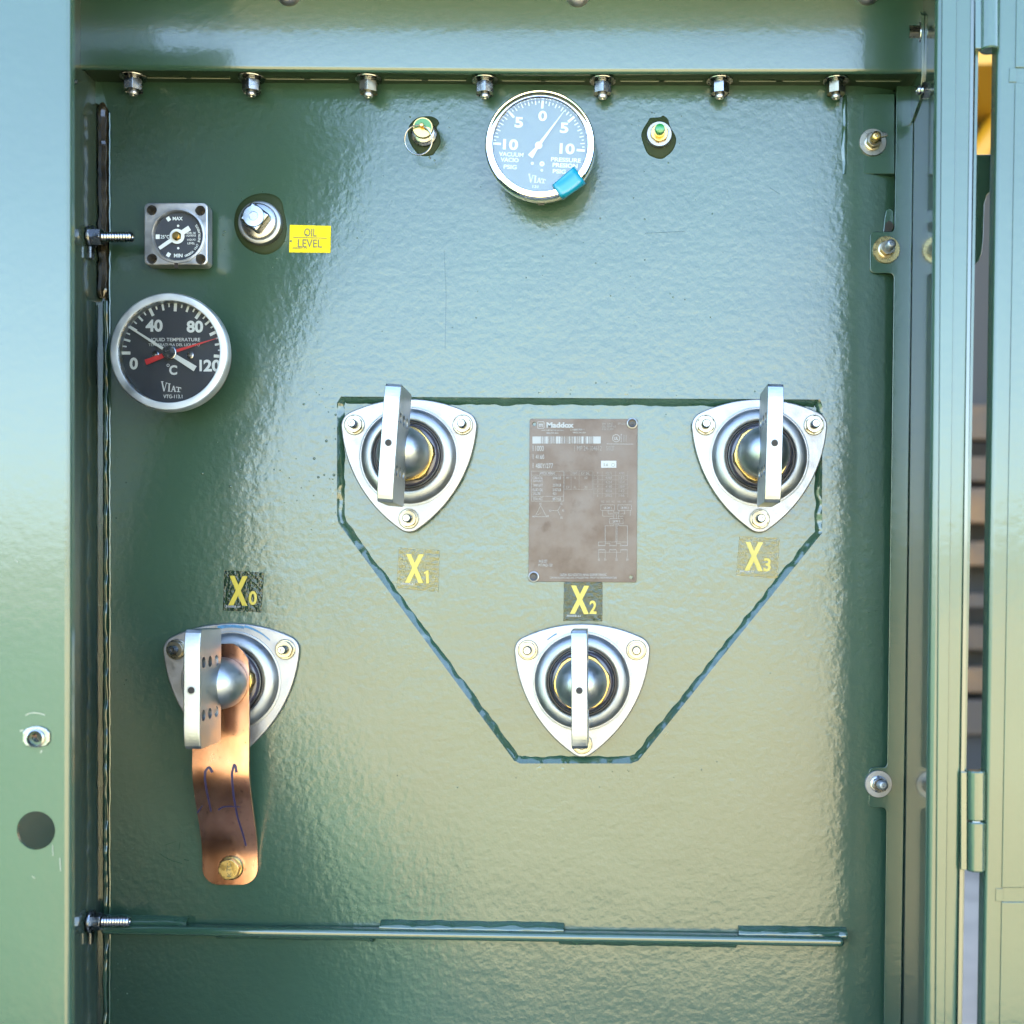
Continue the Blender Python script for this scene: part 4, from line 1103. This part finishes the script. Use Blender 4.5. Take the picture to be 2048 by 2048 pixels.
# ------------------------------------------------------------------ stickers
def sticker(label, corners, base, mat, thick=.0003):
    cx = sum(c[0] for c in corners) / 4; cy = sum(c[1] for c in corners) / 4
    t = thing("sticker", label, "sticker", P(cx, cy, base))
    m = MB(); m.prism([((x - cx) * S, -(y - cy) * S) for x, y in corners], .0003, .0003 + thick); m.out("film", mat, t)
    return t, cx, cy
t, cx, cy = sticker("yellow OIL LEVEL sticker beside the square head plug", [(580, 450), (662, 452), (661, 506), (578.5, 505)], 0, M['yellow'])
pr_ = Print(S, .0009); f = lambda x, y: (140 + x / 3.578 - cx, 380 + y / 3.578 - cy)
pr_.text("OIL", *f(1722, 306), 25, 16, 1, .006); pr_.bar(*f(1598, 340), *f(1840, 347), 1.2); pr_.text("LEVEL", *f(1718, 384), 48, 16, 1, .006); pr_.text("300007-79", *f(1645, 418), 29, 3.6, 1, 0)
pr_.out("lettering", M['greyprint'], t)
def xsticker(label, corners, base, mat, num, X, N, code, cpos):
    t, cx, cy = sticker(label, corners, base, mat)
    p = Print(S, .0010)
    a, b, c, d = X; p.text("X", (a + b) / 2 - cx, (c + d) / 2 - cy, b - a, d - c, 1.5, .045)
    a, b, c, d = N
    if num == "1":
        p.bar(b - 4.6 - cx, c - cy, b - 4.6 - cx + .5, d - cy, 5.4); p.bar(a + .5 - cx, c + 6 - cy, b - 4 - cx, c + 1.6 - cy, 3.2)
    else: p.text(num, (a + b) / 2 - cx, (c + d) / 2 - cy, b - a, d - c, 1.5, .008 if num == "1" else .025)
    p.out("lettering", M['yprint'], t)
    p = Print(S, .0010); p.text(code, cpos[0] - cx, cpos[1] - cy, cpos[2], 4.2, 1.5, .004); p.out("small_print", M['wprint'], t)
xsticker("dark sticker reading X0 above the bushing with the copper strap", [(449, 1140), (528, 1145), (523.5, 1225), (446, 1220.6)], 0, M['filmdark'], "0", (458, 496, 1152, 1211), (498, 514.5, 1182, 1210), "300008-64", (467, 1213, 29))
xsticker("speckled olive sticker reading X1 under the leaning bushing", [(798, 1094.7), (879.4, 1100.5), (877, 1184.6), (792.4, 1176)], -.0073, M['film'], "1", (810.7, 848, 1108, 1166), (848, 859.5, 1141, 1167), "300008-61", (815, 1168, 28))
xsticker("dark sticker reading X2 between the nameplate and the lowest bushing", [(1127.6, 1160), (1205.5, 1161), (1205, 1243), (1126.5, 1242)], -.0073, M['filmdark'], "2", (1140.4, 1178.5, 1171, 1228), (1179, 1193.5, 1201, 1228), "300008-61", (1147, 1232, 28))
xsticker("speckled olive sticker reading X3 under the upper right bushing", [(1478.4, 1072), (1560, 1076), (1555, 1157.5), (1472, 1151)], -.0073, M['film'], "3", (1489, 1526, 1084, 1142), (1527, 1541.5, 1116, 1143), "300008-61", (1493, 1143, 28))

# ------------------------------------------------------------------ nameplate
npx, npy = 1166.5, 1001.5
npl = thing("nameplate", "stained grey brown metal nameplate with etched tables and wiring diagram", "nameplate", P(npx, npy, -.0072))
def zn(x, y): return (1050 + x / 5.367 - npx, 820 + y / 5.367 - npy)
cs = [(1059, 837), (1275.8, 837.5), (1273.6, 1165.6), (1056.5, 1164)]
cr = [(a - npx, -(b - npy)) for a, b in cs]
out_ = []
for i in range(4):
    p = Vector(cr[i]); a = (Vector(cr[i - 1]) - p).normalized(); b = (Vector(cr[(i + 1) % 4]) - p).normalized()
    for j in range(5):
        t_ = j / 4; s0 = p + a * 5 * (1 - t_) ** 2 + b * 5 * t_ ** 2; out_.append((s0.x * S, s0.y * S))
h_ = [zn(100, 148), zn(1140, 1800)]
m = MB(); m.prism(out_, .0006, .0018, holes=[circle(a * S, -b * S, 4 * S, 16) for a, b in h_]); m.out("plate", M['plate'], npl, bevel=.0003)
for (x, y) in (zn(1153, 143), zn(92, 1795)):
    m = MB(); m.lathe([(11 * S, .0018), (10.5 * S, .0034), (8.6 * S, .0038), (8 * S, .0030)], 32, c=(x * S, 0, -y * S), caps=False); rv_ = m.out("rivet", M['zinc'], npl, smooth=True)
    m = MB(); m.lathe([(8.2 * S, .0030), (5 * S, .0022), (3 * S, .0022), (2.6 * S, .0034), (0, .0036)], 24, c=(x * S, 0, -y * S), caps=False); m.out("rivet_core", M['rubber'], rv_, smooth=True)
pw = Print(S, .0022); pf = Print(S, .0022)
def fr(p, x0, y0, x1, y1, t=.45): a = zn(x0, y0); b = zn(x1, y1); p.frame(*a, *b, t)
def ln(p, x0, y0, x1, y1, t=.45): p.bar(*zn(x0, y0), *zn(x1, y1), t)
def tx(p, s_, x0, x1, y0, y1, bold=.0): a = zn(x0, y0); b = zn(x1, y1); p.text(s_, (a[0] + b[0]) / 2, (a[1] + b[1]) / 2, b[0] - a[0], b[1] - a[1], 0, bold)
fr(pw, 135, 125, 203, 195, 1.0); tx(pw, "m", 148, 190, 145, 180, .02); tx(pw, "Maddox", 230, 525, 130, 190, .045)
tx(pw, "www.maddoxtransformer.com", 175, 410, 207, 222); tx(pw, "800-270-2651", 230, 357, 235, 255)
tx(pw, "S 1000270A 1", 487, 635, 200, 220); tx(pw, "MADE IN USA", 515, 655, 232, 250)
tx(pf, "3PH  60HZ", 828, 945, 135, 158); tx(pf, "OIL TEMP 65", 828, 975, 165, 188); tx(pf, "KVA CLASS", 828, 950, 195, 215); tx(pf, "EFF. DOE", 1000, 1082, 135, 158)
# barcode: pale block with dark bars between quiet ends
for x0, x1 in ((78, 170), (738, 815)): pw.poly([zn(x0, 283), zn(x1, 283), zn(x1, 360), zn(x0, 360)])
rb = random.Random(4); x = 174
while x < 736:
    wv = rb.choice((4, 4, 7, 12, 22)); g_ = rb.choice((3, 4, 6, 9)); wv = min(wv, 736 - x)
    (pw if rb.random() < .6 else pf).poly([zn(x, 283), zn(x + wv, 283), zn(x + wv, 360), zn(x, 360)]); x += wv + g_
c = zn(980, 302); pw.ring(*c, 7.8, 1.0); pw.text("UL", c[0], c[1] + .3, 8.5, 6.5, 0, .02); tx(pw, "LISTED", 1030, 1042, 255, 345); 
for x in (1060, 1075, 1090): ln(pf, x, 265, x, 340, .8)
ln(pw, 880, 363, 1165, 366, .8)
for y0, y1, s_, x1 in ((378, 440, "1000", 200), (473, 527, "4160", 205), (568, 625, "480Y/277", 300)):
    tx(pw, s_, 112, x1, y0 + 5, y1); ln(pw, 85, y0, 85, y1, .9)
ln(pf, 530, 380, 530, 445, .8); tx(pf, "MP 24-104612", 560, 825, 385, 435); tx(pf, "S 0127", 875, 960, 385, 435)
fr(pw, 68, 657, 415, 980); ln(pw, 68, 700, 415, 700); ln(pw, 68, 928, 415, 928); tx(pw, "APPROX. WEIGHT", 155, 325, 667, 692)
for s_, v_, y in (("CORE & COIL", "3146 LB", 730), ("(DRY/KIND)", "", 768), ("TANK & FIT", "2570 LB", 808), ("FLUID: OIL", "3157 LB", 858), ("GALLONS", "421", 898), ("TOTAL WGT.", "8873 LB", 956)):
    tx(pw, s_, 82, 190 if len(s_) > 8 else 165, y - 15, y + 15)
    if v_: tx(pw, v_, 297, 385 if len(v_) > 4 else 335, y - 15, y + 15)
fr(pf, 425, 655, 725, 855); ln(pf, 495, 655, 495, 855); ln(pf, 582, 655, 582, 855); ln(pf, 425, 700, 725, 700)
for s_, x, y in (("MAT", 537, 680), ("KV BIL", 650, 680), ("HV", 460, 728), ("A", 537, 728), ("60", 655, 728), ("LV", 460, 830), ("AL", 537, 830), ("30", 655, 830)): tx(pf, s_, x - 8 * len(s_), x + 8 * len(s_), y - 15, y + 15)
for y in (705, 750, 797, 848, 900): ln(pf, 740, y, 1105, y)
for x in (740, 830, 975, 1105): ln(pf, x, 660, x, 945)
for i, y in enumerate((680, 727, 773, 822, 870, 920)):
    tx(pf, str(i + 1) if i else "P", 775, 788, y - 14, y + 14); tx(pf, ("VOLTS", "4368", "4264", "4160", "4056", "3952")[i], 865, 935, y - 14, y + 14); tx(pf, ("AMPS", "132", "135.4", "138.8", "142", "146")[i], 1010, 1070, y - 14, y + 14)
# winding symbols
A, B_, C_ = zn(165, 1025), zn(108, 1148), zn(230, 1148)
for a, b in ((A, B_), (B_, C_), (C_, A)): pw.bar(*a, *b, .5)
ln(pw, 130, 1130, 172, 1105, .4)
for s_, x, y in (("H2", 165, 1008), ("H1", 90, 1146), ("H3", 244, 1142), ("X2", 388, 1008), ("X1", 268, 1082), ("X0", 408, 1082), ("X3", 390, 1158)): tx(pw, s_, x - 11, x + 11, y - 12, y + 12)
ln(pw, 280, 1082, 350, 1082, .5); ln(pw, 350, 1082, 380, 1030, .5); ln(pw, 350, 1082, 380, 1136, .5)
for i, x in enumerate((835, 893, 948, 1012, 1070, 1132)): tx(pf, ("H3", "H1", "H2", "H6", "H5", "H4")[i], x - 15, x + 15, 972, 996)
fr(pw, 815, 1020, 962, 1080); tx(pw, "LB SW 1", 848, 930, 1040, 1064); fr(pw, 998, 1020, 1145, 1080); tx(pw, "LB SW 2", 1032, 1114, 1040, 1064)
for x, y in ((835, 1142), (895, 1118), (1072, 1118), (1132, 1142)): ln(pw, x, 1080, x, y)
ln(pw, 835, 1142, 955, 1142); ln(pw, 1060, 1142, 1000, 1142); ln(pw, 895, 1118, 1072, 1118); ln(pw, 950, 1080, 950, 1100); ln(pw, 950, 1100, 1015, 1100); ln(pw, 1015, 1080, 1000, 1118)
for x in (955, 985, 1005): ln(pw, x, 1125, x, 1168)
fr(pw, 910, 1168, 1055, 1225); tx(pw, "LB SW 3", 945, 1018, 1186, 1210)
for x in (978, 990): ln(pw, x, 1225, x, 1420, .5)
ln(pw, 955, 1225, 955, 1245); ln(pw, 862, 1245, 955, 1245, .5); ln(pw, 862, 1245, 862, 1420, .6); ln(pw, 1008, 1225, 1008, 1245); ln(pw, 1008, 1245, 1102, 1245, .5); ln(pw, 1102, 1245, 1102, 1462, .6)
ln(pw, 790, 1420, 1102, 1420); ln(pw, 790, 1420, 790, 1464); ln(pw, 862, 1436, 912, 1436); ln(pw, 912, 1436, 912, 1464); ln(pw, 985, 1436, 1028, 1436); ln(pw, 1028, 1436, 1028, 1464); ln(pw, 862, 1420, 862, 1464); ln(pw, 982, 1420, 982, 1464)
for x0 in (792, 912, 1030):
    for j in range(5):
        x = x0 + 14 * j; ln(pw, x, 1464, x + 7, 1455); ln(pw, x + 7, 1455, x + 14, 1464); ln(pw, x, 1510, x + 7, 1498); ln(pw, x + 7, 1498, x + 14, 1510)
ln(pw, 792, 1530, 1030, 1530); ln(pw, 792, 1500, 792, 1590); ln(pw, 862, 1510, 862, 1590); ln(pw, 908, 1500, 908, 1530); ln(pw, 984, 1510, 984, 1590); ln(pw, 1030, 1500, 1030, 1530); ln(pw, 1100, 1500, 1100, 1590)
for s_, x in (("X0", 793), ("X1", 863), ("X2", 984), ("X3", 1100)): tx(pw, s_, x - 11, x + 11, 1597, 1622)
tx(pw, "W151377", 145, 238, 1612, 1645); tx(pw, "MT-PAD-120", 143, 293, 1655, 1685)
tx(pw, "CAUTION - READ INSTRUCTION MANUAL 002 BEFORE OPERATING", 373, 875, 1760, 1787); tx(pw, "CONTAINS NO DETECTABLE LEVEL OF PCB (LESS THAN 1 PPM) AT THE TIME OF MANUFACTURE", 265, 985, 1795, 1822)
pw.out("etched_marks", M['etch'], npl)["kind"] = "stuff"; pf.out("faint_marks", M['etchdark'], npl)["kind"] = "stuff"
wl = Print(S, .0024); wl.poly([zn(818, 545), zn(982, 545), zn(982, 620), zn(818, 620)]); wl.out("white_patch", M['wprint'], npl)
wl = Print(S, .0027); wl.text("5.6", *zn(868, 588), 9, 6, 0, .0); wl.ring(*zn(948, 590), 3.6, .6); wl.out("patch_figures", M['greyprint'], npl)

# ------------------------------------------------------------------ what shows through the gap beside the post
bd = thing("backdrop", "brown building wall added far behind for its shade, blurred in the gap beside the post", "backdrop", (2.0, 3.4, GROUND))
m = MB(); m.box(-9, 9, 0, .3, 0, 5.2); m.out("wall", M['brown'], bd)  # guessed wall and unseen roof, high enough to shade the background
m = MB(); m.box(-9.2, 9.2, -.25, .5, 5.2, 5.4); m.out("roof", M['brown'], bd)
mc = thing("yellow_machine", "yellow machine far behind, blurred in the upper part of the gap", "machine", (1.07, 2.9, GROUND))
def bgx(px, y): return (px - VX) * S * (D + y) / D
def bgz(py, y): return -(py - VY) * S * (D + y) / D
yy = 2.9
mm = MB(); mm.lathe([(.10, -.02), (.34, 0), (.36, .3), (.30, .6), (.12, .62)], 28, axis='z', c=(bgx(1985, yy) - 1.07 - .12, 0, bgz(215, yy) - GROUND)); mm.out("hood", M['machine'], mc, smooth=True)
mm = MB(); mm.tube([(bgx(1940, yy) - 1.07, .02, bgz(330, yy) - GROUND), (bgx(2010, yy) - 1.07, .02, bgz(225, yy) - GROUND)], .04, 10); mm.out("boom", M['machine'], mc, smooth=True)
mm = MB(); mm.box(bgx(1935, yy) - 1.07, bgx(2060, yy) - 1.07, .12, .5, 0, bgz(200, yy) - GROUND); mm.out("chassis", M['tyre'], mc, bevel=.02)
ps = thing("yellow_post", "small yellow post far behind, blurred in the gap above the lower hinge", "post", (bgx(1961, 2.95), 2.95, GROUND))
mm = MB(); mm.box(-.016, .016, -.03, .03, 0, bgz(1405, 2.95) - GROUND); mm.out("post_tube", M['machine'], ps, bevel=.006)
mm = MB(); mm.box(-.05, .05, -.05, .05, 0, .03); mm.out("post_base", M['tyre'], ps)
tp_ = thing("timber_stack", "stack of brown timber far behind, blurred in the middle of the gap", "timber stack", (bgx(1960, 2.85), 2.85, GROUND))
r5 = random.Random(3)
for i in range(8):
    mm = MB(); z0 = .42 + .145 * i; mm.box(-.5 + r5.uniform(-.05, .05), .5 + r5.uniform(-.05, .05), -.06 + r5.uniform(-.02, .02), .05, z0, z0 + r5.choice((.05, .085, .12))); mm.out("plank", M['timber'] if i in (1, 4, 5) else M['brown'], tp_, bevel=.006)
mm = MB(); mm.box(-.45, .45, -.02, .05, 0, .42); mm.out("bearer", M['tyre'], tp_)
